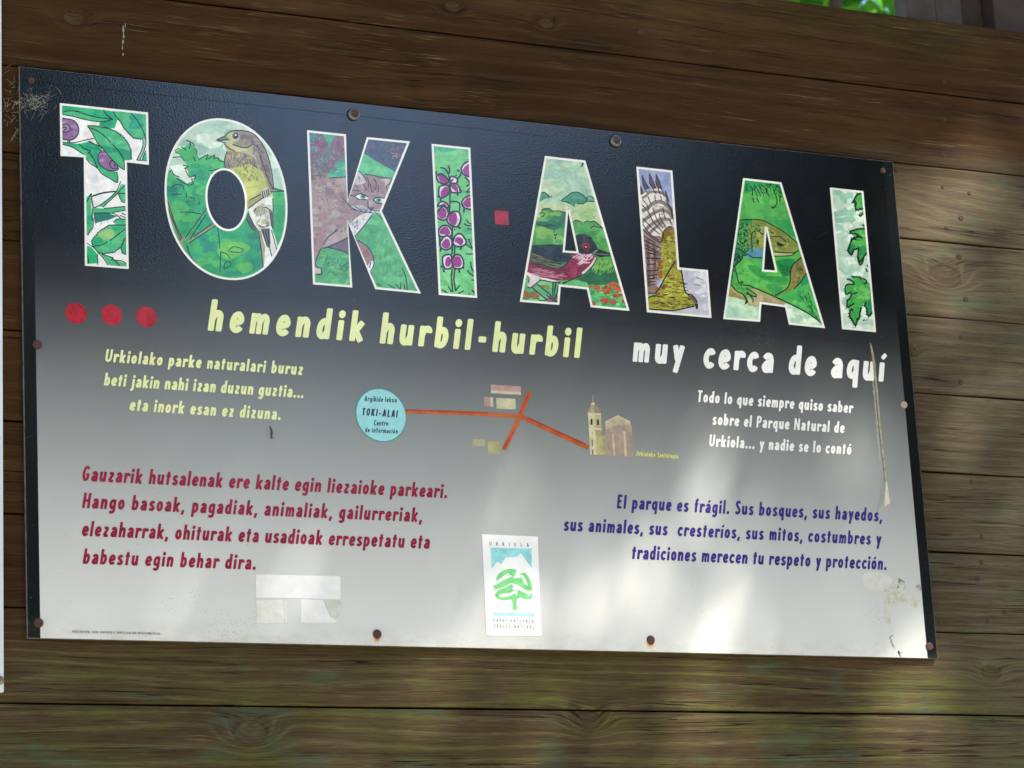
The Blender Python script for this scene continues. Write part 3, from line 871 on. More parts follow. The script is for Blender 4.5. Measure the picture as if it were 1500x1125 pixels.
# --- O : yellow bunting on a branch
p = Pic((235, 170), (235, 290), 7.692)
SKY1, LG, MG = '#bcd9c6', '#4fb56a', '#3aa368'
p.wash('backdrop', 'A', '100 500 400 150 800 80 1200 250 1380 700 1250 400 750 400 400 400', ['#a9cfb8', '#cfe2d2', '#b5d3c8', '#c9dccb', '#9fc6b4'], 40, 110)
p.F('shrub', LG, 'A', '165 400 290 340 330 290 380 350 410 430 440 480 530 435 620 450 730 520 730 610 560 660 520 980 60 980 75 640 110 610 160 680 240 720 330 790 320 690 300 560 260 480')
p.F('shrub', MG, 'B', '40 -20 520 -20 540 150 620 290 780 370 960 230 990 150 1280 60 1460 0 1430 300 1340 500 1150 860 800 960 500 900 250 600 90 260')
p.F('shrub', LG, 'A', '1260 800 1440 850 1460 1000 1270 1000')
p.F('backdrop', '#d5e2d8', 'A', '110 560 250 540 300 590 320 690 390 680 350 780 240 720 150 650')
p.wash('shrub', 'A', '320 560 700 540 560 640 500 900 340 900', ['#3ca76c', '#58bb6e', '#2f9a6c', '#45ae68'], 22, 80)
p.wash('shrub', 'A', '100 720 240 760 270 860 200 930 100 900', ['#2c8f74', '#379f70', '#277f6c'], 8, 70)
p.wash('shrub', 'B', '120 60 480 60 560 300 900 420 1100 420 1120 740 800 900 500 800 330 540 200 260', ['#2f9c68', '#43ab63', '#2a8d6c', '#55b365', '#389f74', '#2b9a5f'], 70, 95)
p.F('shrub', '#6cbb5c', 'B', '680 520 900 500 1020 560 900 640 760 700 640 620', True); p.F('shrub', '#62b860', 'B', '860 760 1000 720 1040 800 920 850', True)
p.wash('shrub', 'B', '340 430 560 400 640 480 600 600 420 640', ['#2c8a7a', '#2f9274', '#358f80'], 12, 70)
p.L('shrub', 'A', '290 275 340 300 320 375|350 295 375 320 380 345|230 350 260 360 290 390|165 400 180 375 215 370|160 415 200 420|140 470 230 460 270 510|250 555 315 570 270 590 310 600|380 360 410 400 400 430|365 455 395 510|430 490 530 435 515 490 590 450 610 440 600 480 650 470 660 500 720 520|540 615 600 610 670 590')
p.L('shrub', 'A', '100 630 125 610 150 660 215 690|280 610 330 690 390 665 390 710 350 710 370 760 330 780|130 800 180 770 250 790 265 830|125 885 240 880|295 870 290 920|330 920 370 925 380 960|180 700 240 740 325 785')
p.L('shrub', 'B', '220 160 330 160 460 180|640 330 660 450 665 575|680 600 670 830|680 605 750 635 785 690|760 610 820 550 930 580 900 615 790 605|710 800 730 730 780 720 790 760 710 800|290 50 320 30|380 30 370 0|440 40 430 80', 1.0)
p.F('branch', '#8d9a70', 'B', '520 110 300 455 250 500 330 720 420 740 240 560 60 70 95 40 230 440 290 450 490 130', False)
p.F('branch', '#8d9a70', 'B', '300 500 370 430 600 285 640 300 390 450 330 510')
p.L('branch', 'B', '520 115 280 455|510 190 330 470|590 290 370 440|625 310 320 510|85 40 150 250 245 460|300 530 330 640 400 740|60 60 230 480')
BR, YG = '#8f8377', '#b9c06a'
p.F('bird', '#b5b58a', 'A', '725 220 770 180 870 162 1000 180 1100 250 1180 380 1230 540 1260 740 1275 850 1180 960 980 1000 940 800 860 650 735 610 720 500 750 400 720 310 780 260')
p.F('bird', BR, 'A', '870 165 1000 180 1100 250 1180 380 1230 540 1260 740 1275 850 1230 830 1180 700 1120 560 1040 400 1040 310 960 350 880 330 900 270 880 210 800 180')
p.F('bird', BR, 'A', '750 400 860 400 960 420 1060 470 1100 600 960 560 860 590 735 600 720 500')
p.wash('bird', 'A', '900 200 1050 250 1180 450 1230 700 1150 560 1060 400', ['#94867c', '#a39488', '#7f736b', '#9b8a86'], 22, 60)
p.wash('bird', 'A', '760 420 1000 430 1080 560 780 580', ['#a09a78', '#8f867a', '#b0aa7c'], 16, 45)
p.F('bird', YG, 'A', '740 600 880 570 1000 540 1100 600 1180 700 1215 800 1150 880 960 960 930 800 880 680')
p.wash('bird', 'A', '900 620 1080 620 1170 740 1120 850 980 900', ['#c3ca72', '#aeb85e', '#c9cd84', '#b5bb64'], 16, 55)
p.F('bird', '#c8cb8e', 'A', '730 225 790 190 830 185 885 220 870 270 800 300 860 340 980 360 1000 390 850 400 760 340 725 315 775 270')
p.F('bird', '#a09a88', 'A', '810 320 880 270 1000 260 1040 310 980 352 900 348', True)
p.F('beak', '#7d8285', 'A', '625 272 730 220 775 265 740 305 700 292'); p.F('beak', '#ccd0cc', 'A', '690 285 775 272 740 303')
p.L('beak', 'A', '625 272 730 222|625 272 775 267|640 278 740 305')
p.L('bird', 'A', '725 222 790 175 870 162 1000 178 1100 250 1190 400 1240 560 1265 720 1275 830|720 315 780 370 840 395|810 320 900 350 980 355 1040 310|750 400 720 500 732 600', 1.2)
p.L('bird', 'A', '1180 640 1230 740 1275 840|1120 440 1190 640|1080 330 1150 420', 1.0)
p.X('bird', 'A', '750 420 1000 420 1150 640 1050 680 900 640 740 580', 58, 45, 65, 0.75); p.X('bird', 'A', '930 640 1130 660 1150 720 960 700', 10, 40, 60, 0.7)
p.X('bird', 'A', '1000 230 1100 300 1200 520 1240 740 1150 560', 40, 50, 60, 0.7, '#574c48'); p.X('bird', 'A', '890 200 1020 220 1030 300 900 300', 14, 55, 10, 0.7, '#6a5d56')
p.D('eye', '#2b333c', 'A', 845, 225, 36); p.D('eye', '#8b98a4', 'A', 842, 222, 20); p.D('eye', '#1a2028', 'A', 848, 228, 17); p.D('eye', '#e8eae8', 'A', 850, 216, 9)
p.F('bird', '#d9ddd3', 'B', '980 70 1090 -10 1270 -10 1260 150 1240 300 1310 500 1330 640 1230 800 1150 800 1140 560 1090 370 1010 200')
p.wash('bird', 'B', '1020 60 1240 20 1240 280 1080 300', ['#c5c9ae', '#e2e4dc', '#b9bd9c', '#cfd3c8'], 14, 60)
p.F('bird', '#6f6a62', 'B', '1130 350 1230 340 1240 500 1225 600 1180 500'); p.F('bird', '#e0e3dd', 'B', '1160 560 1240 560 1300 620 1230 800 1165 790'); p.F('bird', '#a8a58c', 'B', '1090 370 1130 370 1180 560 1165 790 1145 780 1140 560')
p.F('wing_tip', '#5b564e', 'B', '975 170 1040 290 1095 395 1030 360 960 230'); p.F('wing_tip', '#5b564e', 'B', '1240 130 1275 180 1275 345 1245 310')
p.L('bird', 'B', '965 230 1035 355|985 170 1050 300 1100 370 1120 480 1140 620 1155 790|1180 370 1230 560 1255 660|1250 360 1280 470 1315 600|1150 360 1200 540|1215 350 1225 520|1230 130 1250 300 1275 345|1265 0 1270 160|1050 160 1080 120|1160 110 1200 110 1240 150|1110 310 1160 335|1180 320 1230 310', 1.1)
p.X('bird', 'B', '1050 80 1220 80 1220 290 1090 290', 22, 45, 95, 0.7, '#4c4b42')
p.F('perch', '#a5a468', 'A', '960 970 1150 870 1275 830 1290 850 1160 925 985 1045'); p.L('perch', 'A', '1000 950 1150 870|985 1045 1160 918|1240 850 1400 850|1275 815 1330 835 1400 845')
p.F('foot', '#d0d2c6', 'A', '1130 870 1190 790 1230 860 1180 930'); p.L('foot', 'A', '1145 850 1165 930|1165 840 1185 920|1190 830 1205 905|1210 820 1220 890', 1.2)
def oval(x0, x1, y0, y1, e, n=64):
    a, b = P(*x0)[0], P(*x1)[0]; c, d = P(*y1)[1], P(*y0)[1]; out = []
    IH = np.linalg.inv(HM)
    for k in range(n):
        t = -2 * math.pi * k / n; co, si = math.cos(t), math.sin(t)
        X = (a + b) / 2 + (b - a) / 2 * math.copysign(abs(co) ** (2 / e), co); Z = (c + d) / 2 + (d - c) / 2 * math.copysign(abs(si) ** (2 / e), si)
        w = IH[2, 0] * X + IH[2, 1] * Z + IH[2, 2]
        out.append(((IH[0, 0] * X + IH[0, 1] * Z + IH[0, 2]) / w, (IH[1, 0] * X + IH[1, 1] * Z + IH[1, 2]) / w))
    return out
build_letter(sign, oval((241, 285), (421, 300), (328, 173.8), (346, 411), 2.1), oval((300.8, 290), (361.8, 296), (329, 246.5), (334, 338.6), 2.05), p, SKY1, 'letter O with a yellow songbird perched on a branch')

# --- K : wildcat
p = Pic((440, 185), (440, 305), 8.108, '#2b3440')
p.F('thicket', '#6c6473', 'A', '70 40 560 90 560 640 110 660')
p.wash('thicket', 'A', '110 90 520 130 530 560 330 600 130 480', ['#7d6c76', '#86717c', '#6a767c', '#756876', '#897379', '#6c7a7a'], 60, 50)
p.F('thicket', '#53ab85', 'A', '270 100 410 110 370 180 350 230 325 190', True); p.wash('thicket', 'A', '440 410 530 390 535 590 340 620 330 550 420 510', ['#54b189', '#4ba583', '#62b88e'], 22, 45)
p.wash('thicket', 'A', '120 90 190 90 180 320 130 320', ['#4f8f90', '#5a8796', '#478a84'], 12, 30); p.wash('thicket', 'A', '190 170 290 170 290 240 200 230', ['#94607a', '#8a5068'], 7, 40)
p.wash('thicket', 'A', '390 160 520 150 520 270 420 270', ['#935f70', '#7c5c68'], 8, 40); p.wash('thicket', 'A', '340 390 430 390 380 480 340 480', ['#9b6a80', '#8c5c74'], 5, 36)
p.X('thicket', 'A', '125 500 320 560 320 620 130 620', 34, 50, 20, 1.0, '#a8906f', 30); p.X('thicket', 'A', '125 330 320 330 310 520 130 500', 24, 35, 30, 0.9, '#8d9a8e', 60); p.X('thicket', 'A', '110 100 520 120 520 560 120 460', 30, 28, 80, 0.8, '#9fb3b0', 60)
p.F('thicket', '#4d566d', 'A', '780 130 1310 180 1090 640 700 520'); p.wash('thicket', 'A', '820 180 1240 200 1120 540 800 360', ['#525a72', '#475168', '#5a5a70', '#4a5a70'], 40, 60)
p.F('meadow', '#66bd88', 'A', '730 340 800 350 860 390 960 450 1140 560 1100 640 900 600 680 540', True); p.wash('meadow', 'A', '740 380 900 450 1080 580 900 570 720 500', ['#6fc48c', '#5bb382', '#7ccb92'], 18, 55)
p.X('thicket', 'A', '980 220 1240 210 1180 380 1060 340', 20, 32, 40, 1.0, '#8b7a76', 50); p.X('thicket', 'A', '1060 310 1150 310 1150 370 1070 370', 10, 34, 20, 1.2, '#ab8c78', 40)
p.D('thicket', '#151a24', 'A', 1160, 222, 8); p.D('thicket', '#151a24', 'A', 1160, 358, 8)
CT = '#a08c8a'  # cat tints lightened to carry the hazy sheen over this letter
p.F('cat', CT, 'A', '100 640 340 615 560 600 600 760 690 530 740 575 850 578 940 600 1080 615 1150 640 1000 900 980 1080 100 1080')
p.F('cat', CT, 'B', '100 -30 980 -30 940 60 830 100 740 220 640 340 560 360 330 450 250 480 190 600 190 760 130 770')
p.wash('cat', 'A', '150 680 540 640 540 900 200 1040', ['#a89391', '#988488', '#ae9a95', '#8e7c82', '#b2a29a'], 50, 60); p.wash('cat', 'A', '620 680 1000 680 960 900 700 900', ['#a68f8e', '#ae9896', '#9a868a'], 26, 50)
p.wash('cat', 'B', '150 20 560 20 700 60 560 180 260 420 170 560', ['#a88f8e', '#9c8488', '#b29c98', '#a58d8e', '#b0a8a4'], 46, 60); p.wash('cat', 'B', '160 200 300 220 260 420 180 560', ['#a5858a', '#9d7c82'], 14, 45)
p.F('cat', '#c9c4c6', 'A', '675 540 700 540 785 660 640 690', True); p.F('cat', '#c6bfc4', 'A', '930 640 1080 625 1010 715 1000 660', True)
p.X('cat', 'A', '660 580 730 600 720 650 660 650', 8, 26, 60, 0.9, '#6a6068')
p.L('cat', 'A', '690 528 740 580 785 655|760 570 850 580 940 602 1080 618|1080 625 1060 680 1022 710 1035 755|340 615 560 600', 1.1)
p.L('cat', 'A', '780 600 812 660 802 740|870 620 900 680 890 760|830 690 852 790|750 690 790 760|930 700 920 780|620 760 700 770', 1.4, '#5a4c55')
p.X('cat', 'A', '160 680 540 660 520 900 200 1000', 46, 40, 70, 0.7, '#6d5c66', 30); p.X('cat', 'A', '640 700 1000 700 960 800 660 790', 26, 30, 70, 0.8, '#6a5862', 30)
p.F('eye', '#d5dad8', 'A', '635 828 700 810 790 830 785 872 720 884 660 860', True); p.F('eye', '#d5dad8', 'A', '878 872 930 850 1000 862 975 915 905 908', True)
p.D('eye', '#6fa890', 'A', 744, 838, 34); p.D('eye', '#2d3c40', 'A', 746, 834, 15); p.D('eye', '#6fa890', 'A', 928, 880, 32); p.D('eye', '#2d3c40', 'A', 932, 878, 14)
p.L('eye', 'A', '590 820 640 828 715 800 805 838|640 832 700 872 790 872|862 885 900 845 1000 856|878 880 905 912 970 915', 1.3, '#25343a')
p.F('nose', '#7a5f66', 'A', '795 958 875 960 838 990'); p.F('cat', '#c2c2c4', 'A', '600 950 700 930 790 962 840 1000 950 975 980 1080 720 1030 620 990'); p.F('cat', '#b8aaac', 'A', '810 880 860 880 850 955 805 955')
p.L('nose', 'A', '795 958 838 990 875 960|838 990 835 1015 790 1030|800 880 805 955', 1.1)
p.L('whisker', 'A', '490 840 560 920 640 990 740 1020 830 1040|600 960 700 1010 800 1030|540 900 600 950|640 950 720 1000|940 985 960 1050|850 1040 960 1050', 1.0, '#3a5358'); p.X('cat', 'A', '640 950 800 980 780 1030 660 1000', 16, 40, 20, 0.8, '#5a6468', 25)
p.F('cat', '#d3d3d6', 'B', '640 330 585 225 600 180 700 90 820 50 850 90 740 220', True); p.F('cat', '#b3a2a4', 'B', '255 465 330 350 440 250 570 180 570 340 330 445')
p.F('cat', '#7b6878', 'B', '315 465 570 350 590 560 480 505')
p.X('cat', 'B', '600 190 760 60 800 90 660 290', 20, 36, 110, 0.8, '#5d626a'); p.X('cat', 'B', '440 180 560 190 540 250 400 280', 14, 50, 110, 0.8, '#5f5a64')
p.F('grass', '#5fae77', 'B', '190 600 250 475 320 465 480 500 600 550 640 930 140 930 160 790 245 785 245 715 190 700')
p.F('grass', '#62b37c', 'B', '640 330 740 220 860 70 1000 50 1450 1040 860 990 850 740 880 620 830 520 680 380')
p.wash('grass', 'B', '760 240 900 120 980 200 1340 900 960 920 880 700', ['#6cbb84', '#58a874', '#74c08c', '#63b27e', '#5aa97c'], 60, 70); p.wash('grass', 'B', '220 520 560 540 580 880 200 860', ['#5aa872', '#6ab87c', '#4f9d6c', '#76c184'], 26, 55)
p.X('grass', 'B', '220 580 570 660 570 800 260 680', 46, 46, -50, 1.0, '#2f6b58', 20); p.X('grass', 'B', '700 300 960 330 1080 500 900 470', 26, 34, -60, 0.9, '#4a9570'); p.X('grass', 'B', '880 420 1100 600 1250 880 960 880', 44, 60, -80, 0.8, '#86cc98', 20); p.X('grass', 'B', '260 720 560 720 540 840 280 820', 26, 30, -60, 0.9, '#377a5c')
p.F('cat', '#a07f82', 'B', '670 380 790 455 860 570 870 650 830 750 780 660'); p.wash('cat', 'B', '720 450 820 560 830 640 780 600', ['#a8888a', '#956f76'], 8, 40); p.F('cat', '#cfd2d4', 'B', '800 690 835 630 870 640 850 740 825 750', True)
p.F('cat', '#c9bdbd', 'B', '140 700 240 715 240 775 140 775')
p.L('cat', 'B', '245 478 190 600 185 690 240 712 255 745 248 785 195 790|250 472 330 462 570 350|320 465 500 510 590 555|330 340 440 260|268 440 330 340|650 330 740 230 850 80|680 380 790 452 862 570 870 680 832 750|835 640 820 710', 1.2)
p.L('grass', 'B', '1205 705 1250 820 1270 970|1130 900 1185 965|1195 880 1190 970|1230 900 1245 970|1040 905 1120 955|900 890 960 920|1375 930 1378 990', 1.1)
p.L('whisker', 'B', '600 10 720 40 850 55|880 40 980 140|820 20 940 30', 1.0, '#3a5358')
build_letter(sign, [(449.6, 190.7), (506.7, 196.8), (509.3, 294), (537.3, 200.8), (600.5, 207.2), (559.2, 309.5), (616.5, 430.1), (549.6, 423.6), (509.6, 326), (516, 421.3), (458.4, 416.6)], None, p, '#6f6b78', 'letter K with a crouching striped wildcat')

# --- I : foxglove-like orchid
p = Pic((620, 205), (620, 320), 9.378, '#22352f')
p.F('backdrop', '#52b58d', 'A', '100 40 700 90 700 170 560 150 100 160', True); p.wash('backdrop', 'A', '150 160 640 190 650 1000 200 900', ['#7cc984', '#6dbf7e', '#83cf8c', '#72c48a'], 40, 80); p.wash('backdrop', 'B', '200 100 680 100 720 980 240 1000', ['#82d08e', '#74c684', '#8fd696', '#6abd82'], 50, 80)
p.wash('backdrop', 'B', '540 100 680 140 680 420 560 380', ['#5cb685', '#66bd84'], 10, 60)
MGN, WH = '#9c3f8c', '#dccfe0'
def bloom(vw, outl, core, w=2.0):
    p.F('blossom', WH, vw, outl, True); p.F('blossom', MGN, vw, core, True)
    q = pr(outl); p.L('blossom', vw, outl + ' %g %g' % q[0], w)
bloom('A', '180 490 240 465 310 510 350 570 300 608 230 590 190 545', '200 490 250 480 330 540 320 595 240 585')
bloom('A', '362 520 410 500 470 545 445 600 375 590', '375 545 420 530 410 560 380 580'); bloom('A', '360 600 450 600 495 660 520 715 470 725 390 718 360 650', '370 605 440 610 480 680 470 715 410 680')
bloom('A', '220 640 310 618 360 660 352 740 250 798 212 750', '300 640 350 670 345 740 250 785 240 715'); bloom('A', '520 390 570 320 680 300 680 500 560 480 530 440', '550 390 620 330 680 330 680 490 560 465')
p.F('blossom', WH, 'A', '600 520 680 500 680 720 600 700 640 600'); p.L('blossom', 'A', '570 510 620 560 635 610 590 640|650 640 610 700 600 715 650 715', 2.0)
bloom('A', '525 860 570 795 680 770 690 940 600 945 550 920', '545 860 600 800 650 800 650 920 570 915'); bloom('A', '185 910 250 845 330 880 340 930 260 905', '240 890 290 870 325 905 270 900')
bloom('A', '185 1000 262 915 332 955 338 1060 270 1105 195 1065', '200 1000 265 930 318 970 310 1060 260 1085 215 1060'); bloom('A', '325 1060 395 990 480 990 515 1075 480 1180 390 1185 330 1120', '340 1060 400 1000 450 1010 465 1090 440 1170 380 1170')
bloom('B', '205 170 255 105 340 105 392 180 372 245 230 245', '225 170 270 120 330 120 370 190 350 225 240 215'); bloom('B', '232 330 280 255 340 240 390 300 385 395 310 435 240 395', '255 340 310 280 360 310 365 390 310 420 255 380')
bloom('B', '405 330 440 235 510 210 565 270 590 330 540 382 440 380', '430 310 460 260 530 270 550 320 520 370 470 340'); bloom('B', '262 600 275 520 380 505 395 665 300 690', '300 590 330 530 370 540 370 650 310 660'); bloom('B', '383 560 440 500 515 515 552 600 535 680 420 680', '395 560 440 520 500 530 530 600 510 660 425 660')
p.L('blossom', 'A', '470 710 470 770|490 690 530 715|190 770 235 800 235 840|560 930 555 1000|590 300 570 330|180 430 175 480', 2.0)
p.L('blossom', 'B', '225 240 225 370|240 395 235 460|515 380 512 430|275 690 285 740|235 660 275 670|490 690 498 745|530 670 560 685|540 610 565 620|440 150 425 155|470 110 510 140|500 60 515 70', 2.2)
p.L('stem', 'A', '345 480 372 600 365 800 365 940|230 380 300 400 345 470|340 350 362 410 350 470|362 850 450 848 500 880 495 985|465 410 500 435|500 480 530 440|440 485 460 490|480 590 470 540 520 480', 1.8)
p.L('stem', 'B', '400 690 385 800 405 1010|435 690 420 830 445 1000|400 90 395 500|430 380 428 500|355 -140 365 -80', 1.9)
p.L('grass', 'B', '340 930 390 1010|500 920 440 1000|255 980 340 1030|555 995 480 1030|650 590 660 670 700 750|605 710 640 760 700 790|620 280 650 360 690 440|580 350 690 430|585 480 620 492 690 485|590 10 620 60 665 75|560 65 600 100 670 100|615 140 670 152|665 980 715 1040|620 1035 640 1045|660 845 705 850', 1.5)
build_letter(sign, [(632, 210.7), (688.8, 216.5), (698.9, 436.6), (642.6, 432)], None, p, '#77c883', 'letter I with a tall magenta flower spike')
# --- A : warbler with a red breast
p = Pic((755, 225), (755, 340), 8.571, '#1e2c26')
p.wash('backdrop', 'A', '380 80 860 120 1000 560 320 620 330 420', ['#a8cdb0', '#bdd8bc', '#b0d2b8', '#c6dbb8', '#a2c9b4', '#c2d6b0'], 60, 110)
p.L('backdrop', 'A', '420 250 560 200 700 250 820 160|450 300 600 330 700 420|520 140 640 190 760 170|600 260 760 330 850 430|400 180 520 120', 2.5, '#a3c9b2')
p.F('hill', '#c3d2a6', 'A', '280 620 640 640 1050 600 1110 900 700 860 300 740'); p.wash('hill', 'A', '720 700 1040 640 1080 840 760 820', ['#a9cc90', '#b8d09c', '#9fc888', '#c4d3a8'], 22, 80)
TE = '#4c9275'
p.F('far_tree', TE, 'A', '560 590 630 550 700 495 780 485 860 530 905 580 850 628 760 625 740 675 690 640 600 605', True); p.wash('far_tree', 'A', '650 560 780 500 870 570 760 610', ['#458a70', '#579b7e'], 10, 50)
p.F('far_tree', '#6fae90', 'A', '890 600 920 535 980 555 1010 605', True); p.F('far_tree', TE, 'A', '270 620 330 490 380 488 440 550 370 570', True)
GH = '#478f4e'
p.F('hill', GH, 'A', '150 1060 255 830 330 780 335 705 410 688 480 720 640 740 640 1060'); p.F('hill', '#56a05a', 'A', '700 860 770 832 850 862 900 845 990 850 1100 940 1180 1060 720 1060')
p.F('hill', '#4c9a4a', 'B', '140 -40 1200 -40 1330 640 560 670 100 640')
p.wash('hill', 'A', '340 740 620 760 600 1000 240 1000 260 880', ['#3f8650', '#4f9a54', '#37795a', '#5ea45c', '#7fb55e'], 34, 75); p.wash('hill', 'A', '760 880 1000 880 1140 1020 760 1020', ['#5aa55c', '#4b9654', '#6bb066'], 18, 60)
p.F('hill', '#86bb5e', 'A', '250 940 420 905 470 1000 300 1040', True); p.wash('hill', 'B', '240 20 580 10 570 130 240 130', ['#6aac5c', '#5b9f58', '#82b866'], 18, 60)
p.F('hill', '#2f6f5a', 'A', '265 870 350 850 480 890 600 810 610 860 480 960', True)
p.wash('hill', 'B', '900 60 1120 40 1200 300 1040 340 1000 140', ['#55a04e', '#66ad55', '#48944e'], 20, 70); p.wash('hill', 'B', '1020 340 1200 320 1240 480 960 480', ['#6fae54', '#5ea04e', '#7db85c'], 16, 60)
p.F('hill', '#2c6a44', 'B', '740 610 880 540 960 490 1060 540 1160 470 1240 440 1330 660 900 670', True); p.X('hill', 'B', '880 470 1240 420 1290 620 860 620', 70, 60, -75, 1.0, '#265c3c', 20); p.X('hill', 'B', '960 430 1200 400 1230 520 960 540', 40, 55, -75, 0.9, '#79b35a', 20)
p.F('ground', '#6cc07a', 'B', '60 600 320 590 560 620 780 600 900 640 940 720 540 700 540 940 40 940'); p.wash('ground', 'B', '120 620 540 640 520 860 120 840', ['#7cca86', '#62b874', '#8bd292', '#5bae6e'], 26, 60)
p.F('ground', '#5ab66c', 'B', '900 680 1330 640 1430 1000 940 960'); p.wash('ground', 'B', '940 700 1310 680 1390 940 960 920', ['#67c27a', '#4da562', '#7dcf8c', '#3f9a5c'], 44, 48)
p.wash('flower', 'B', '925 660 1060 660 1200 620 1320 690 1380 880 1340 850 1200 780 1060 750 930 730', ['#b5543f', '#a8482f', '#c2623f', '#b34a44'], 34, 36); p.wash('flower', 'B', '1060 850 1200 820 1260 880 1110 920', ['#b34c48', '#a83f3c', '#bf5c46'], 12, 36); p.wash('flower', 'B', '950 880 1000 880 990 930 950 920', ['#b9604a'], 4, 30)
p.wash('flower', 'B', '100 760 290 750 300 800 220 850 110 840', ['#a8673f', '#8c6a3e', '#b0554a', '#7d7a48'], 20, 34); p.wash('flower', 'B', '345 670 420 680 400 720 350 710', ['#a9674a'], 5, 26)
p.X('ground', 'B', '940 690 1320 680 1390 940 960 930', 50, 36, -60, 1.0, '#2f8450', 50)
p.L('far_tree', 'A', '570 592 640 540 700 495 780 485 870 540 905 585|590 605 650 605 690 635|770 630 850 630 900 600 990 600|320 500 370 488 430 552|890 600 905 545 950 535 990 575|445 525 450 550|545 580 550 590', 1.1)
p.L('hill', 'A', '335 725 340 698 420 690 470 725 500 720 560 722 630 740|305 748 350 742 362 765 345 788 320 785|255 880 350 910 440 895 480 912|720 860 770 835 825 865|860 868 905 845 950 862 990 850 1100 940|940 950 980 912 1100 940|480 1025 525 1015', 1.1)
p.L('hill', 'B', '490 45 520 35|500 60 505 90', 1.2)
p.L('backdrop', 'A', '825 120 850 128|855 118 825 165|838 140 840 165', 1.5)
p.F('leg', '#6fae86', 'B', '205 695 265 650 440 790 530 870 520 890 400 855'); p.F('leg', '#8b5f74', 'B', '385 850 440 785 530 880 400 880'); p.F('leg', '#5fa17c', 'B', '465 630 570 630 545 720 512 830 465 810')
p.F('bird', '#d8ccd0', 'B', '130 480 400 560 600 600 470 630 330 605 250 655 185 700 145 680 175 600 130 560')
p.F('bird', '#8a2f4c', 'B', '150 385 350 430 500 460 620 430 700 300 740 265 960 275 1015 320 940 440 800 555 680 600 520 610 330 570 140 500')
p.wash('bird', 'B', '200 420 500 480 680 440 800 460 680 560 500 580 220 500', ['#94364f', '#7e2a45', '#a04560', '#8b3049'], 30, 60); p.X('bird', 'B', '170 440 500 500 600 560 540 600 180 530', 46, 90, 6, 1.0, '#c48a9a', 6); p.X('bird', 'B', '200 400 600 470 760 520 560 560', 30, 80, 4, 0.9, '#6d2038', 6)
p.F('bird', '#27353b', 'B', '180 165 420 155 600 158 600 250 800 262 700 290 680 335 620 425 500 455 350 415 140 385')
p.wash('bird', 'B', '220 180 560 180 640 320 540 340 260 260', ['#2c3b42', '#222f36', '#33444a'], 16, 60)
p.F('wing', '#4f5444', 'B', '165 250 200 240 330 290 520 370 610 375 560 420 500 448 330 405 150 370', True); p.X('wing', 'B', '190 260 330 310 520 390 500 430 330 390 180 350', 30, 120, 14, 1.0, '#7d7a58', 6); p.X('wing', 'B', '190 250 330 300 520 380 480 420 330 380 180 330', 20, 110, 15, 0.9, '#1c2522', 6); p.F('wing', '#567a5c', 'B', '330 400 500 430 640 370 600 425 500 452', True)
p.L('wing', 'B', '190 245 330 290 440 350 530 370|150 385 350 418 500 455 620 425 690 320', 1.1)
p.F('head', '#22272a', 'B', '740 45 800 28 870 25 940 60 1000 140 1030 205 1200 270 1200 300 1060 318 970 275 780 270')
p.wash('head', 'B', '780 60 900 50 980 150 960 220 820 220', ['#2b3134', '#34393a', '#1d2123'], 12, 45); p.X('head', 'B', '800 50 900 50 970 140 820 140', 16, 50, -60, 0.7, '#4b5252')
p.D('eye', '#6b2a2c', 'B', 885, 182, 58, 52); p.D('eye', '#8f3f36', 'B', 882, 176, 40, 34); p.D('eye', '#15110f', 'B', 888, 186, 24); p.D('eye', '#e8eae8', 'B', 886, 186, 8)
p.L('head', 'B', '975 270 1010 240 1030 225', 2.0, '#7d8a80'); p.L('head', 'B', '1000 265 1100 275 1200 283', 1.6, '#6b7f62'); p.L('head', 'B', '1000 258 1090 268 1200 280', 0.9, '#0d0f10')
p.X('bird', 'B', '700 300 860 280 980 290 900 400 780 430', 44, 60, -22, 1.5, '#dcc0c8', 18)
p.L('bird', 'B', '1010 322 960 410 900 470 840 520', 2.6, '#d9d4d2'); p.L('bird', 'B', '1025 318 970 420 860 530 700 600 600 650|560 630 460 628 330 605 250 650 190 700 150 682|320 590 290 620|135 545 170 580 165 640', 1.2)
p.L('leg', 'B', '265 650 440 790 530 880|205 695 330 800 400 855|390 790 440 830 520 890|470 630 465 800|560 640 530 720 512 835|510 640 490 740 500 830|270 830 330 865 400 850|590 640 640 620', 1.3)
build_letter(sign, [(798.1, 228.5), (857.3, 235.2), (922.1, 455.5), (865.3, 450.1), (859.6, 424), (821.3, 420), (819.2, 446.7), (761.3, 442.1)], [(829.9, 302.5), (833.7, 302.9), (848, 371.5), (824, 369.7)], p, '#b4d3b8', 'first letter A with a black and red songbird')

# --- L : bird of prey with a raised wing
p = Pic((925, 240), (925, 350), 9.376, '#1f2420')
p.F('backdrop', '#c8cad6', 'B', '600 330 1150 380 1150 1150 150 1100 150 900'); p.wash('backdrop', 'A', '100 80 540 100 580 700 480 400', ['#8f9cc6', '#a3aed2', '#9aa5c8', '#b0b6d2'], 24, 80); p.wash('backdrop', 'B', '760 460 1020 460 1060 1020 940 800', ['#cdcfda', '#bfc2d2', '#d3d4dc'], 24, 70)
p.L('backdrop', 'B', '880 520 930 545 990 570|865 632 900 628 940 640', 1.2, '#8d90a0'); p.D('backdrop', '#33333c', 'B', 1048, 798, 9)
WB, WW = '#8b7d75', '#dcd6d0'
p.F('wing', WW, 'A', '80 300 170 400 250 370 350 320 400 350 460 450 520 540 580 700 600 870 500 880 430 940 390 1140 80 1140')
p.F('wing', '#8f7874', 'B', '120 -40 400 -40 420 180 380 400 350 560 330 720 200 760')
p.F('wing', '#8f7874', 'A', '120 880 300 1000 400 1080 390 1150 120 1150', True)
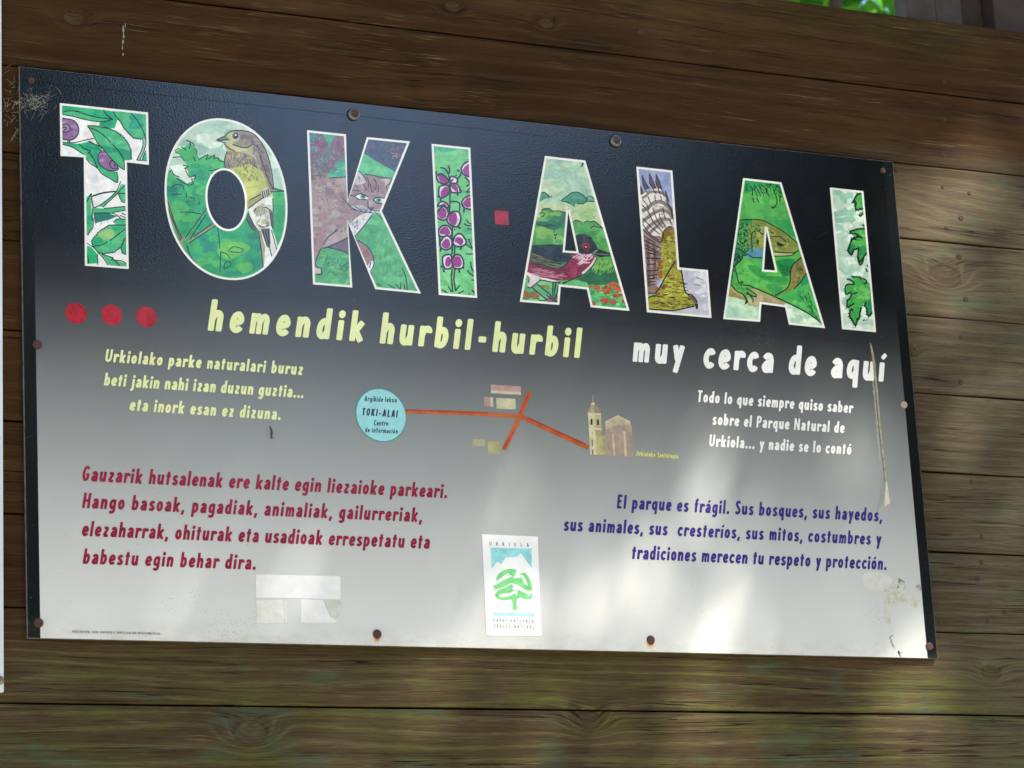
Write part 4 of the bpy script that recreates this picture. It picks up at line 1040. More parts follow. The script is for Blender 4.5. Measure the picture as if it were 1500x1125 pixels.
p.wash('wing', 'B', '200 40 380 60 360 300 320 600 230 700', ['#9a8480', '#7d6862', '#a8948c', '#8b6f68', '#b5a39a'], 40, 42); p.wash('wing', 'A', '180 640 330 560 560 620 560 820 300 1000', ['#cfc6be', '#e2ddd6', '#c4b8ae', '#d8d4c8'], 36, 48)
for s_, w_ in (('140 470 200 440 250 390 330 385 420 400 470 450', 3.0), ('140 650 230 600 300 540 380 520 460 550 560 650', 4.2), ('140 800 220 740 300 680 400 640 500 660 570 740', 4.0), ('160 960 240 860 330 800 430 760 540 770', 4.0), ('240 960 300 900 380 830 440 800', 3.4)):
    p.L('wing', 'A', s_, w_, WB)
p.L('wing', 'B', '220 0 230 300 240 640', 3.5, '#6b4f4a'); p.L('wing', 'B', '300 60 320 300 300 560', 3.0, '#6e524c')
for f_ in ('145 155 170 220 245 335 180 345 155 290', '242 125 290 220 335 335 290 335 248 270', '338 145 380 230 415 335 360 335 332 255', '462 365 495 450 522 545 478 490', '80 280 130 320 165 405 130 425 80 400'):
    p.F('feather', '#5e4b54', 'A', f_); q_ = pr(f_); p.L('feather', 'A', f_ + ' %g %g' % q_[0], 0.9, None, False)
p.L('feather', 'A', '150 490 210 560 240 640|225 450 270 560|320 430 325 510|400 440 410 510|465 500 540 600 575 740 592 870|140 560 230 660 300 800 430 940|290 600 330 720 370 800 430 880|430 600 445 690 465 765|380 680 400 760 470 870|150 740 260 860 390 970|150 820 240 950 370 1050|150 900 300 1030 390 1080|160 990 330 1090|165 1040 300 1115|480 540 540 640 560 760|520 760 560 850|180 340 215 400|290 335 340 420|360 335 400 420|410 335 450 440', 1.1)
p.L('feather', 'B', '180 20 400 130|180 80 370 180|190 130 360 195|200 190 340 212|200 262 400 272|210 350 340 345|210 440 370 430|220 510 380 490|220 550 350 535|220 600 330 580|225 640 320 620', 1.3)
EY = '#a5a33f'
p.F('raptor', EY, 'A', '390 1150 400 1080 430 930 500 870 560 860 640 960 650 1150'); p.F('raptor', EY, 'B', '395 -30 660 -30 660 400 695 430 742 740 860 800 900 900 860 930 700 960 560 985 240 965 180 960 180 800 330 740 420 600 380 420 420 180')
p.wash('raptor', 'A', '420 940 560 880 600 1080 420 1080', ['#b0a83c', '#95852f', '#bdb94e', '#8f7a30'], 20, 42); p.wash('raptor', 'B', '420 20 600 40 640 420 700 700 840 840 700 930 300 930 430 640', ['#b2b24a', '#bfc257', '#a0963a', '#c6c85e', '#96873a', '#b6b84e'], 70, 48)
p.F('raptor', '#8a6a2c', 'A', '430 930 500 870 565 895 480 1000 400 1090', True); p.wash('raptor', 'B', '370 180 430 200 420 420 380 600 360 560', ['#8a5a30', '#96652e', '#7d5a34'], 18, 34); p.wash('raptor', 'B', '300 660 480 640 430 760 320 760', ['#9a6a3a', '#8b5f34'], 10, 34)
p.X('raptor', 'A', '420 960 570 890 600 1110 410 1110', 30, 30, 50, 1.0, '#5a451c', 40); p.X('raptor', 'B', '430 20 610 20 630 420 480 480 420 300', 50, 34, 20, 1.1, '#4c3d1a', 40); p.X('raptor', 'B', '460 480 680 440 730 740 440 740 350 720', 50, 62, 6, 1.2, '#5a4420', 8); p.X('raptor', 'B', '230 780 440 760 860 820 820 920 500 960 240 930', 56, 60, 4, 1.2, '#3b3218', 6)
p.F('head', '#6f5f55', 'B', '760 765 860 800 905 880 915 930 890 965 868 900 840 850', True); p.F('head', '#1c1a1c', 'B', '868 890 915 895 915 950 888 972')
p.L('raptor', 'B', '680 425 705 560 742 740 830 770 905 870|240 962 400 975 560 985 700 960 870 922|230 745 330 738 400 640 470 520 540 400 600 300|225 820 270 790 330 785', 1.5)
p.L('raptor', 'A', '440 930 500 868 560 865|400 1090 435 1000 430 940', 1.3)
build_letter(sign, [(932, 244), (984.8, 249.9), (994.9, 391.8), (1036.8, 395.7), (1042.1, 465.9), (947.4, 457.4)], None, p, '#9aa6cc', 'letter L with a bird of prey, one wing raised')

# --- A : lizard
p = Pic((1050, 255), (1050, 370), 9.09, '#17291b')
GA = '#5db456'
p.wash('backdrop', 'A', '340 260 900 300 1040 800 780 640 320 560', ['#62b95a', '#55ac54', '#6bc062', '#50a85a', '#5ab45e'], 44, 100); p.F('backdrop', '#2f9a50', 'A', '330 80 880 110 920 340 850 260 700 170 560 170 480 220 350 260', True)
p.F('backdrop', '#3c9f58', 'A', '740 620 1000 640 1080 860 850 720', True); p.wash('backdrop', 'B', '260 200 600 80 640 300 960 300 960 420 780 540 480 420 300 380', ['#5db656', '#4eaa55', '#68bf5e', '#449f54'], 50, 80)
p.F('backdrop', '#3c9c50', 'B', '400 170 560 190 660 310 900 320 940 380 780 400 560 330', True); p.F('backdrop', '#2b8a4a', 'B', '790 110 1030 90 990 270 880 320 820 200', True)
p.X('backdrop', 'B', '800 120 1000 110 960 300 840 260', 34, 80, 40, 1.2, '#1d6a3c', 14)
p.F('grass', '#51b05c', 'B', '1030 480 1120 400 1200 260 1470 960 1400 960 1000 690 780 590 930 520'); p.wash('grass', 'B', '1060 500 1180 420 1340 860 1000 640', ['#5fbb66', '#47a458', '#6cc571'], 24, 60); p.F('grass', '#2f9460', 'B', '1120 380 1200 260 1240 380 1140 440', True)
p.X('grass', 'B', '1080 560 1220 520 1340 860 1120 700', 36, 80, 62, 1.1, '#1f6b38', 16)
p.F('log', '#a9a377', 'B', '140 420 270 520 350 560 470 460 780 590 1010 700 900 720 580 690 560 730 430 720 370 640 130 590'); p.wash('log', 'B', '200 500 340 580 500 560 780 640 600 680 420 680', ['#b2ac84', '#9a946a', '#b9b48f', '#a08e60'], 26, 50); p.F('log', '#9b8a50', 'B', '150 470 270 560 370 600 340 640 150 600', True)
p.F('ground', '#bfe0c4', 'B', '120 580 250 600 380 640 430 720 600 730 600 960 50 900', False); p.wash('ground', 'B', '150 640 400 700 560 760 560 900 130 860', ['#b4dabd', '#c8e4ca', '#aed6ba'], 24, 70)
p.F('ground', '#c3e0c4', 'B', '900 680 1010 695 1250 830 1420 950 1480 1030 940 1000'); p.wash('ground', 'B', '960 720 1100 780 1320 930 1000 930', ['#b8dcc0', '#cde6cc'], 12, 60)
p.L('grass', 'A', '400 130 402 230|430 150 475 200 470 290|500 150 560 240 582 300|490 170 540 300|590 150 640 180 665 260|720 150 660 200 700 300|800 150 770 230|790 150 840 200 838 370|790 290 800 380 760 450 725 440|480 320 495 380|530 320 560 380|610 240 622 300|560 140 600 250|750 200 780 280|650 150 740 130|830 300 870 300', 1.2); p.X('grass', 'A', '380 110 860 130 880 260 400 230', 36, 70, 75, 1.0, '#1a6e38', 40)
p.F('tail', '#87874a', 'B', '1120 50 1200 180 1200 262 1105 420 1030 482 930 525 790 585 930 490 965 400 985 240 1030 140'); p.wash('tail', 'B', '1060 140 1160 180 1100 380 1000 440 1000 260', ['#8f8d55', '#767a40', '#9a8f5e', '#7d7444'], 20, 40); p.X('tail', 'B', '1040 150 1160 200 1080 400 1010 400', 24, 26, 40, 1.3, '#4f4a28', 60)
p.L('tail', 'B', '1130 62 1030 140 985 240 970 400 920 490 780 570|1200 262 1110 400 1025 482', 1.3)
OL = '#87934a'
p.F('lizard', '#3f8f4e', 'A', '290 610 480 610 490 800 460 1000 420 1070 330 1110 190 1110 270 830'); p.wash('lizard', 'A', '310 660 460 660 440 980 260 1040', ['#4a9a52', '#35844e', '#5aa558', '#2f7a4a'], 26, 45); p.X('lizard', 'A', '300 640 480 640 450 1020 260 1020', 70, 28, 60, 2.0, '#16361f', 70); p.X('lizard', 'A', '330 660 470 660 440 980 300 980', 30, 22, 40, 1.4, '#8fbb63', 60)
p.F('lizard', OL, 'A', '470 605 600 612 750 680 900 770 1040 880 1090 950 1085 1030 1040 1050 750 1042 640 1030 480 985 460 960 470 800'); p.wash('lizard', 'A', '500 640 620 640 900 800 1060 930 1040 1020 780 1000 520 940', ['#93a050', '#7d8944', '#a3aa5c', '#8c8b45', '#6f8a44'], 60, 48); p.X('lizard', 'A', '500 640 620 640 900 800 1060 940 900 1000 520 940', 60, 20, 40, 1.2, '#55602c', 80); p.wash('lizard', 'A', '560 750 640 760 640 980 540 980', ['#a8b060', '#9aa558'], 10, 36)
p.wash('lizard', 'A', '420 640 540 640 520 980 430 980', ['#5a9a50', '#7d9448', '#4a9050', '#6f9648', '#87934a'], 30, 40); p.X('lizard', 'A', '400 640 560 650 540 960 420 980', 26, 24, 60, 1.6, '#2c4a26', 70); p.F('lizard', '#5f98a8', 'A', '440 1000 560 990 640 1020 640 1110 380 1110 420 1040', True); p.wash('lizard', 'A', '460 1020 600 1010 610 1090 450 1090', ['#6b9cc0', '#5b90a8', '#7aa8b8', '#6fa890', '#5a9a70'], 22, 34)
p.F('lizard', '#5f94ae', 'B', '390 -20 640 -20 640 70 480 66 425 30'); p.F('lizard', '#bcc392', 'B', '750 8 1040 8 1020 30 960 42 760 48')
p.F('eye', '#2a3020', 'A', '790 915 850 930 885 950 850 965 810 955', True); p.F('eye', '#8fae6a', 'A', '830 890 880 905 900 935 850 925', True); p.F('lizard', '#3a4420', 'A', '528 880 560 878 556 942 534 932', True)
p.L('lizard', 'A', '280 625 310 612 400 605 500 603 620 620 760 690 900 775 1090 935|750 1032 900 1050 1040 1046 1090 1010|470 1040 465 800 520 757|580 740 570 770 600 795 640 800|750 830 850 838 920 905|800 905 860 930 900 950|720 770 760 790|250 990 320 1010 390 1070', 1.2)
p.L('lizard', 'B', '760 48 960 42 1040 10|425 28 480 66 640 70|345 25 380 40 420 20', 1.2)
p.F('leg', '#57a551', 'B', '180 -20 345 -10 345 30 330 95 240 182 250 240 290 410 330 400 460 440 500 470 420 490 520 560 515 590 460 575 480 640 480 665 400 540 410 640 380 685 350 560 270 520 170 420 180 200')
p.F('leg', '#2f7a50', 'B', '190 -20 345 -10 320 100 235 185 200 390 160 380', True); p.X('leg', 'B', '220 0 330 10 310 90 240 160 210 360 190 300', 34, 28, 70, 2.0, '#153a26', 60); p.wash('leg', 'B', '230 400 300 430 380 480 340 540 260 480', ['#63b258', '#74bd5c', '#4c9a4c'], 12, 36)
p.L('leg', 'B', '345 25 330 92 235 185|240 188 265 300 292 412|290 412 330 388 345 400 318 430 440 440 475 462|190 425 270 520 350 558 400 635 410 655 378 685 395 640 350 560|385 478 440 500 520 560 515 592 455 570 390 545|400 525 470 600 488 640 475 662|470 458 500 470', 1.2)
p.L('log', 'B', '470 460 620 520 780 592 1000 696 1250 832 1420 965', 1.5)
build_letter(sign, [(1088.5, 260.8), (1144.5, 267.2), (1208.5, 480.8), (1155.5, 475.5), (1149.9, 450.1), (1115.2, 445.3), (1113.3, 471.5), (1059.2, 467.5)], [(1120.3, 332.4), (1124.3, 332.8), (1138.9, 399.2), (1116, 397.7)], p, GA, 'last letter A with a green lizard on a log', 2.9)

# --- I : ivy leaves
p = Pic((1205, 265), (1205, 375), 9.378, '#17301d')
p.wash('backdrop', 'A', '120 120 560 160 640 1100 200 1100', ['#b7d8c4', '#cde0d0', '#aed3be', '#c3dcc9', '#d2e2d4'], 50, 90); p.wash('backdrop', 'B', '210 40 640 40 720 1000 290 1000', ['#bcdcc8', '#cfe3d2', '#c6dfcc', '#d6e6d8'], 50, 90)
p.L('backdrop', 'A', '150 160 230 170 300 210 420 200|250 190 290 260 330 280|170 550 260 540 370 520|160 460 300 440 430 430|280 380 350 450 430 560', 6, '#98c7b0'); p.L('backdrop', 'B', '230 100 330 220 420 180|260 600 330 620 360 500', 7, '#b0d6c2')
L1, L2 = '#4aa653', '#2f8b55'
p.F('leaf', L1, 'A', '600 160 470 180 440 240 405 300 455 290 445 345 450 410 540 382 600 380'); p.F('leaf', L1, 'A', '510 470 500 440 560 410 600 440')
p.F('leaf', L1, 'A', '620 640 480 660 380 690 372 725 460 730 500 760 400 790 370 880 343 960 395 1032 430 940 490 930 480 1040 510 1125 560 1050 615 1000 620 800'); p.F('leaf', L1, 'A', '540 615 580 605 590 640')
p.wash('leaf', 'A', '440 680 580 680 590 860 480 900 400 840', ['#5fb95c', '#54b058', '#6fc466'], 18, 44); p.F('leaf', L2, 'A', '370 880 450 870 430 940 395 1025 348 960', True); p.F('leaf', L2, 'A', '500 920 560 900 600 960 530 1100 490 1040', True); p.wash('leaf', 'A', '460 200 550 200 540 360 460 340', ['#58b45a', '#3d9b50'], 8, 40)
p.F('leaf', L1, 'B', '475 -10 570 -10 545 110 515 122 490 60')
p.F('leaf', L1, 'B', '330 325 420 345 390 285 520 295 600 360 690 380 700 760 630 842 590 700 560 650 500 880 452 972 360 830 410 730 325 715 335 610 400 510 308 525 330 390 430 380')
p.wash('leaf', 'B', '440 420 640 400 620 620 460 640', ['#6cc368', '#5db85e', '#7acb70', '#52b058'], 26, 50); p.F('leaf', L2, 'B', '590 640 700 590 690 760 632 838', True); p.wash('leaf', 'B', '400 700 520 680 480 900 400 820', ['#57b25a', '#43a152'], 12, 40)
p.J('leaf', 'A', '590 165 470 180 440 240 405 300 455 290 445 345 455 410 560 380', 1.9, 1.0, 3.6); p.L('leaf', 'A', '495 460 520 485 555 445|550 380 560 410', 1.9); p.J('leaf', 'A', '600 650 480 660 380 690 372 725 460 730 540 790', 1.9, 0.8, 4); p.J('leaf', 'A', '500 755 400 790 370 880 343 960 395 1032 430 945 500 930', 1.9, 1.0, 3.6); p.J('leaf', 'A', '490 930 480 1040 512 1125', 1.8, 0.8, 4); p.J('leaf', 'A', '515 1125 560 1050 610 990', 1.8, 0.8, 4); p.L('leaf', 'A', '540 615 580 605 575 640|390 830 420 800 470 810', 1.9)
p.L('leaf', 'B', '478 0 500 100 518 122 545 95 570 0', 1.9)
p.J('leaf', 'B', '390 285 520 292 520 325', 1.8, 0.6, 4); p.L('leaf', 'B', '330 322 380 322 430 385 340 390 308 440 320 525 395 490|540 305 590 330 605 370 570 380|420 520 475 500|380 575 395 510', 1.8); p.J('leaf', 'B', '380 580 335 610 328 720 430 655', 1.8, 1.0, 4); p.J('leaf', 'B', '420 725 370 750 360 832 400 880 452 972 480 860', 1.8, 1.2, 3.6); p.J('leaf', 'B', '500 880 510 800 530 710', 1.8, 0.8, 4); p.J('leaf', 'B', '590 630 570 680 600 720 605 800 632 840 690 765', 1.9, 0.9, 4)
p.L('leaf', 'B', '590 165 610 210 595 205|615 120 620 150|550 885 580 880|600 880 608 884', 1.6)
build_letter(sign, [(1215.5, 274.7), (1264.5, 280), (1283.2, 486.7), (1233.4, 482.1)], None, p, '#c3dcc9', 'last letter I with green ivy leaves', 2.7)

# --- dots and square
RED = ink('#a92733', 0.28); REDS = ink('#a32c3a', 0.3)
def disc_on(name, px, py, r_m, y, mat, lab=None, par=None, n=40, wob=0.0, seed=1):
    a, b = P(px, py); rr = random.Random(seed)
    v = [(a + r_m * (1 + rr.uniform(-wob, wob)) * math.cos(6.28319 * k / n), y, b + r_m * (1 + rr.uniform(-wob, wob)) * math.sin(6.28319 * k / n)) for k in range(n)] + [(a, y, b)]
    o = mesh(name, v, [(k, (k + 1) % n, n) for k in range(n)], mat, None, par or sign, lab); flip_out(o); return o
for i, (x, y) in enumerate(((111.3, 459), (163.7, 461.3), (214.5, 464.3))): disc_on('red_dot', x, y, 0.0167, -0.0003, RED, None, None, 40, 0.015, i)
v = [P(*q) for q in ((724, 308.6), (744.3, 309.2), (745, 330), (725.4, 328.8))]
flip_out(mesh('red_square', [(a, -0.0003, b) for a, b in v], [(0, 1, 2, 3)], REDS, None, sign, 'small red square between the two words'))

# --- lettering
YEL = ink('#d9e2a4', 0.04); WHT = ink('#e6e8e6', 0.03); MAR = ink('#8e2340', 0.14); VIO = ink('#40307e', 0.14); NAVY = ink('#221f52', 0.1); INK = ink('#3a3a40', 0.1)
def line(t, a, b, c, m, lab, **k): return lettering(t, a, b, c, m, sign, lab, **k)
line('hemendik', (303.7, 484.1), (531, 500.9), 46.5, YEL, 'first large pale yellow word', wt=19.5)
line('hurbil-hurbil', (555.5, 503), (848.8, 524.7), 46, YEL, 'second large pale yellow word, hyphenated', wt=19.5)
line('muy', (925.9, 529.9), (1000, 534.5), 43, WHT, 'first large white word', wt=19.3)
line('cerca', (1029.5, 538.5), (1131.5, 546.5), 43, WHT, 'second large white word', wt=19.3)
line('de', (1154.5, 548), (1194, 551), 43, WHT, 'third large white word', wt=19.3)
line('aquí', (1216.5, 553), (1294, 559.2), 43, WHT, 'fourth large white word', wt=19.3)
line('Urkiolako parke naturalari buruz', (153.2, 529.9), (442.9, 549.5), 18.8, YEL, 'small pale yellow words, first line', wt=18.3)
line('beti jakin nahi izan duzun guztia...', (151.7, 564.6), (444, 583.2), 19, YEL, 'small pale yellow words, second line', wt=18.3)
line('eta inork esan ez dizuna.', (189, 601.3), (410.5, 615.2), 19, YEL, 'small pale yellow words, third line', wt=18.3)
line('Todo lo que siempre quiso saber', (1020.7, 588.6), (1248.3, 605.4), 17.2, WHT, 'small white words, first line', wt=18.3)
line('sobre el Parque Natural de', (1042.9, 622), (1236.2, 634.5), 17.3, WHT, 'small white words, second line', wt=18.3)
line('Urkiola... y nadie se lo contó', (1038.3, 653.6), (1246.6, 666), 17.3, WHT, 'small white words, third line', wt=18.3)
line('Gauzarik hutsalenak ere kalte egin liezaioke parkeari.', (119.3, 704.5), (654.5, 729.9), 22.6, MAR, 'dark red words, first line', wt=18.3)
line('Hango basoak, pagadiak, animaliak, gailurreriak,', (119.7, 744.3), (617.8, 765), 22.6, MAR, 'dark red words, second line', wt=18.3)
line('elezaharrak, ohiturak eta usadioak errespetatu eta', (119, 785.2), (628.7, 804), 22.8, MAR, 'dark red words, third line', wt=18.3)
line('babestu egin behar dira.', (120.6, 825.9), (374.1, 834.7), 22.8, MAR, 'dark red words, fourth line', wt=18.3)
line('El parque es frágil. Sus bosques, sus hayedos,', (903, 744.7), (1291.7, 764.2), 20.4, VIO, 'violet words, first line', wt=18.3)
line('sus animales, sus  cresteríos, sus mitos, costumbres y', (825, 777.5), (1290, 798.7), 20.6, VIO, 'violet words, second line', wt=18.3)
line('tradiciones merecen tu respeto y protección.', (924.7, 818.7), (1298.3, 835), 20.8, VIO, 'violet words, third line', wt=18.3)
line('Urkiolako Santutegia', (931.6, 667.9), (993.3, 671.7), 7.4, ink('#d6dc74', 0.04), 'tiny yellow words beside the church', wt=15)
line('REALIZACIÓN: SEOR ASESORÍA E INVESTIGACIÓN MEDIOAMBIENTAL', (106, 926.8), (235, 930), 3.4, INK, 'minute dark credit line at the lower left', wt=16, slant=0)

# --- sketch map
S_ = []
def shp(g, c, src, o=(0, 0), s=1.0, smooth=False):
    q = [(o[0] + a / s, o[1] + b / s) for a, b in pr(src)]
    S_.append(((g, c), catmull(q, 3, True) if smooth else q))
def lin_(g, c, src, w, o=(0, 0), s=1.0):
    q = [(o[0] + a / s, o[1] + b / s) for a, b in pr(src)]; S_.append(((g, c), stroke(q, w)))
lin_('map_road', '#b26a3d', '588 602.5 680 605 757 609.5', 6.4); lin_('map_road', '#b5653a', '776 574 763 606 738 659', 7.0); lin_('map_road', '#b36038', '760 609 800 627.5 862 656', 6.6)
lin_('map_road', '#ab4230', '588 600.6 640 602.3 715 605.2', 2.6); lin_('map_road', '#ad4b33', '774.5 574.5 764.5 599 761 606', 3.0); lin_('map_road', '#a83f2c', '772 611.5 800 624.5 858 651.2', 2.4); lin_('map_road', '#aa4c30', '752 632 738 656', 2.6)
o_, s_ = (680, 550), 9.375
shp('map_house', '#b89a92', '362 125 775 150 778 268 368 245', o_, s_); shp('map_house', '#c9c3aa', '366 205 777 232 778 268 368 245', o_, s_)
shp('map_house', '#b3998f', '268 292 395 305 398 430 272 420', o_, s_); shp('map_house', '#c6c0ab', '360 300 395 305 398 430 362 427', o_, s_); shp('map_house', '#c6c5a4', '440 308 702 322 708 467 442 455', o_, s_)
shp('map_house', '#a9a886', '110 868 285 878 290 972 115 965', o_, s_); shp('map_house', '#adaa80', '320 905 490 910 495 1082 328 1075', o_, s_)
o_ = (845, 565)
shp('church', '#8e8678', '205 130 235 130 232 225 208 225', o_, s_); shp('church', '#9a8a7a', '152 385 185 270 222 222 262 262 302 322 327 390', o_, s_, True); shp('church', '#b3a592', '165 382 195 280 222 230 235 270 240 380', o_, s_, True); shp('church', '#d5d0b4', '205 235 240 235 245 262 200 262', o_, s_)
shp('church', '#b5ad80', '150 375 330 385 338 600 335 680 372 700 390 948 180 948 165 590', o_, s_); shp('church', '#d2ccae', '150 378 240 380 262 590 270 948 180 948 165 590', o_, s_); shp('church', '#a89f70', '250 600 336 606 335 690 258 690', o_, s_)
shp('church', '#d6d1ae', '146 372 330 382 330 400 148 395', o_, s_); shp('church', '#d6d1ae', '160 574 345 590 345 608 162 600', o_, s_)
shp('church', '#3b3630', '186 535 188 470 202 442 214 470 216 535', o_, s_); shp('church', '#3b3630', '274 540 276 475 290 448 302 475 306 540', o_, s_); shp('church', '#4b463a', '204 640 212 640 213 672 206 672', o_, s_); shp('church', '#4b463a', '202 740 215 740 217 838 206 835', o_, s_); shp('church', '#4b463a', '208 882 222 880 226 948 212 948', o_, s_)
shp('church', '#a8998f', '388 490 560 410 730 490 750 560 765 700 777 978 390 968', o_, s_); shp('church', '#bdb297', '388 490 560 410 730 490 735 520 640 545 560 600 400 640', o_, s_); shp('church', '#ccc3a2', '388 490 560 405 735 492 700 500 560 430 400 505', o_, s_); shp('church', '#a8998c', '395 620 500 560 600 540 640 600 640 740 400 760', o_, s_, True)
shp('church', '#cdc0a0', '480 668 508 665 528 960 498 960', o_, s_); shp('church', '#cfc2a2', '636 628 665 626 688 968 655 968', o_, s_); shp('church', '#a59e78', '336 690 390 690 392 948 372 948', o_, s_); shp('church', '#b09a78', '700 520 748 545 752 600 705 640', o_, s_, True)
res = flat_parts(S_, -0.0003, sign)
for k_, l_ in (('map_road', 'orange forked road of the sketch map'), ('church', 'drawing of a domed tower and a church')): res[k_]['label'] = l_
# split the five drawn houses into a part each
hs = res['map_house']; bm = bmesh.new(); bm.from_mesh(hs.data); bm.faces.ensure_lookup_table()
seen, isl = set(), []
for f0 in bm.faces:
    if f0.index in seen: continue
    st, cur = [f0], []
    while st:
        f1 = st.pop()
        if f1.index in seen: continue
        seen.add(f1.index); cur.append(f1.index)
        for e in f1.edges: st += [f2 for f2 in e.link_faces if f2.index not in seen]
    isl.append(cur)
data = [([tuple(vv.co) for vv in bm.verts], [[vv.index for vv in bm.faces[i].verts] for i in c], [bm.faces[i].material_index for i in c]) for c in isl]
mats_ = list(hs.data.materials); bm.free(); bpy.data.objects.remove(hs)
for V_, F_, M_ in data:
    u_ = sorted({j for f_ in F_ for j in f_}); mp = {j: i for i, j in enumerate(u_)}
    flip_out(mesh('map_house', [V_[j] for j in u_], [[mp[j] for j in f_] for f_ in F_], mats_, M_, sign))

# --- round badge
a0 = P(520.7, 605)[0]; a1 = P(595.3, 610)[0]; rb = (a1 - a0) / 2
rim = disc_on('badge', 558, 608.2, rb, -0.0005, ink('#3f8f94', 0.08), 'round turquoise place badge on the map', None, 56)
disc_on('badge_face', 558, 608.2, rb * 0.965, -0.0007, ink('#90cccf', 0.07), None, rim, 56)
for t, a, b, c, w in (('Argibide lekua', (533.3, 588), (580.7, 589.8), 8, 14), ('TOKI-ALAI', (529.5, 608.4), (581.6, 611.8), 10.6, 19), ('Centro', (547.2, 623.3), (568.2, 624.2), 8, 14), ('de información', (534, 633.3), (582.2, 635.6), 7.6, 14)):
    lettering(t, a, b, c, NAVY, rim, None, w, 10, -0.0009)

# --- park emblem on its white card
cw = [P(*q) for q in ((705.8, 782.4), (787.5, 786), (793.2, 931.5), (712.4, 931))]
card = mesh('park_emblem', [(a, -0.0005, b) for a, b in cw], [(0, 1, 2, 3)], ink('#dfe3e4', 0.03, 0.4), None, sign, 'white park emblem card with green tree under pale mountains'); flip_out(card)
S_ = []; o_, s_ = (700, 775), 7.26
shp('sky_shape', '#9fe0e6', '132 197 568 208 574 418 455 258 410 298 295 300 245 375 205 345 145 418', o_, s_); shp('blue_bar', '#b4e6ea', '163 890 602 896 603 930 165 922', o_, s_)
GT = '#86d892'
shp('tree_shape', GT, '190 530 215 480 270 440 330 422 400 430 412 450 385 500 370 525 440 518 450 525 455 485 440 475 500 462 540 510 570 590 580 655 520 655 430 600 380 580 350 575 300 600 240 630 170 645 160 600 200 590 250 560 310 525 370 500 330 490 280 520 210 565', o_, s_)
shp('tree_shape', GT, '180 690 215 650 290 620 340 590 365 590 378 610 360 640 385 650 420 645 480 670 540 700 575 680 578 720 555 748 500 750 455 725 415 745 405 790 425 858 365 860 370 800 355 750 270 760 210 745 185 720', o_, s_)
for s0 in ('227 704 266 689 332 682 392 653 398 672 343 711 244 726', '452 494 479 494 523 581 518 603 479 552', '209 552 259 508 319 472 325 486 248 552', '405 640 421 640 417 684 405 713 395 684', '497 667 563 653 546 715 530 693'): shp('gap', '#dfe3e4', s0, o_, s_, True)
flat_parts(S_, -0.0007, card)
for t, a, b, c in (('URKIOLA', (716.5, 799.1), (774.6, 801.4), 5.6), ('PARKE NATURALA', (722.7, 911.1), (781.2, 912.7), 4.8), ('PARQUE NATURAL', (723.1, 919.6), (782.2, 921.2), 4.8)):
    lettering(t, a, b, c, INK, card, None, 11, 0, -0.0007, 1.3 if t == 'URKIOLA' else 1.12)

# --- pasted-over labels, tape, glue, painted shadows, pen mark
STK = ink('#d4d6d8', 0.05, 0.5); OLDS = ink('#c6c8c2', 0.10, 0.55)
def patch(name, src, o, s, y, mat, lab, smooth=False, th=0.0003):
    q = [P(o[0] + a / s, o[1] + b / s) for a, b in (catmull(pr(src), 3, True) if smooth else pr(src))]
    if smooth or name == 'glue_and_shade' or name == 'tape_strip':
        rj = random.Random(len(q)); qq = []
        for i_ in range(len(q)):
            a0_, a1_ = q[i_], q[(i_ + 1) % len(q)]; L_ = math.hypot(a1_[0] - a0_[0], a1_[1] - a0_[1]); k_ = max(1, int(L_ / 0.0022))
            am = 0.0004 if name == 'tape_strip' else 0.0011
            for j_ in range(k_): qq.append((a0_[0] + (a1_[0] - a0_[0]) * j_ / k_ + rj.uniform(-am, am), a0_[1] + (a1_[1] - a0_[1]) * j_ / k_ + rj.uniform(-am, am)))
        q = qq
    n = len(q); cx = sum(a for a, b in q) / n; cz = sum(b for a, b in q) / n
    v = [(a, y, b) for a, b in q] + [(a, y + th, b) for a, b in q]
    f = [tuple(range(n))] + [(i, n + i, n + (i + 1) % n, (i + 1) % n) for i in range(n)]
    ob = mesh(name, v, f, mat, None, sign, lab)
    b_ = bmesh.new(); b_.from_mesh(ob.data); bmesh.ops.triangulate(b_, faces=[x for x in b_.faces if len(x.verts) > 4]); bmesh.ops.recalc_face_normals(b_, faces=b_.faces)
    fr = [x for x in b_.faces if abs(x.normal.y) > 0.9]
    if fr and sum(x.normal.y for x in fr) > 0: bmesh.ops.reverse_faces(b_, faces=b_.faces)
    b_.to_mesh(ob.data); b_.free(); return ob
o_, s_ = (360, 830), 10.0
patch('blank_sticker', '150 118 160 112 700 125 1370 140 1385 155 1388 470 1375 482 800 465 165 455 150 440', o_, s_, -0.00045, STK, 'wide blank white sticker')
patch('blank_sticker', '150 490 535 488 552 640 565 825 155 826', o_, s_, -0.00045, OLDS, 'small dirty grey-white sticker')
patch('blank_sticker', '806 478 1130 488 1175 600 1240 740 1335 790 1335 822 812 820', o_, s_, -0.00045, STK, 'small white sticker with a torn corner')
patch('glue_and_shade', '1145 490 1395 492 1400 640 1370 720 1290 770 1235 735 1180 610', o_, s_, -0.0002, ink('#c4c7c0', 0.14, 0.6), 'grey glue where a sticker corner tore away', False, 0.0002)
patch('glue_and_shade', '555 500 610 500 605 820 575 822', o_, s_, -0.0002, ink('#c3c6bd', 0.10, 0.6), None, False, 0.0002)  # strip beside the small sticker is its shadow, painted on
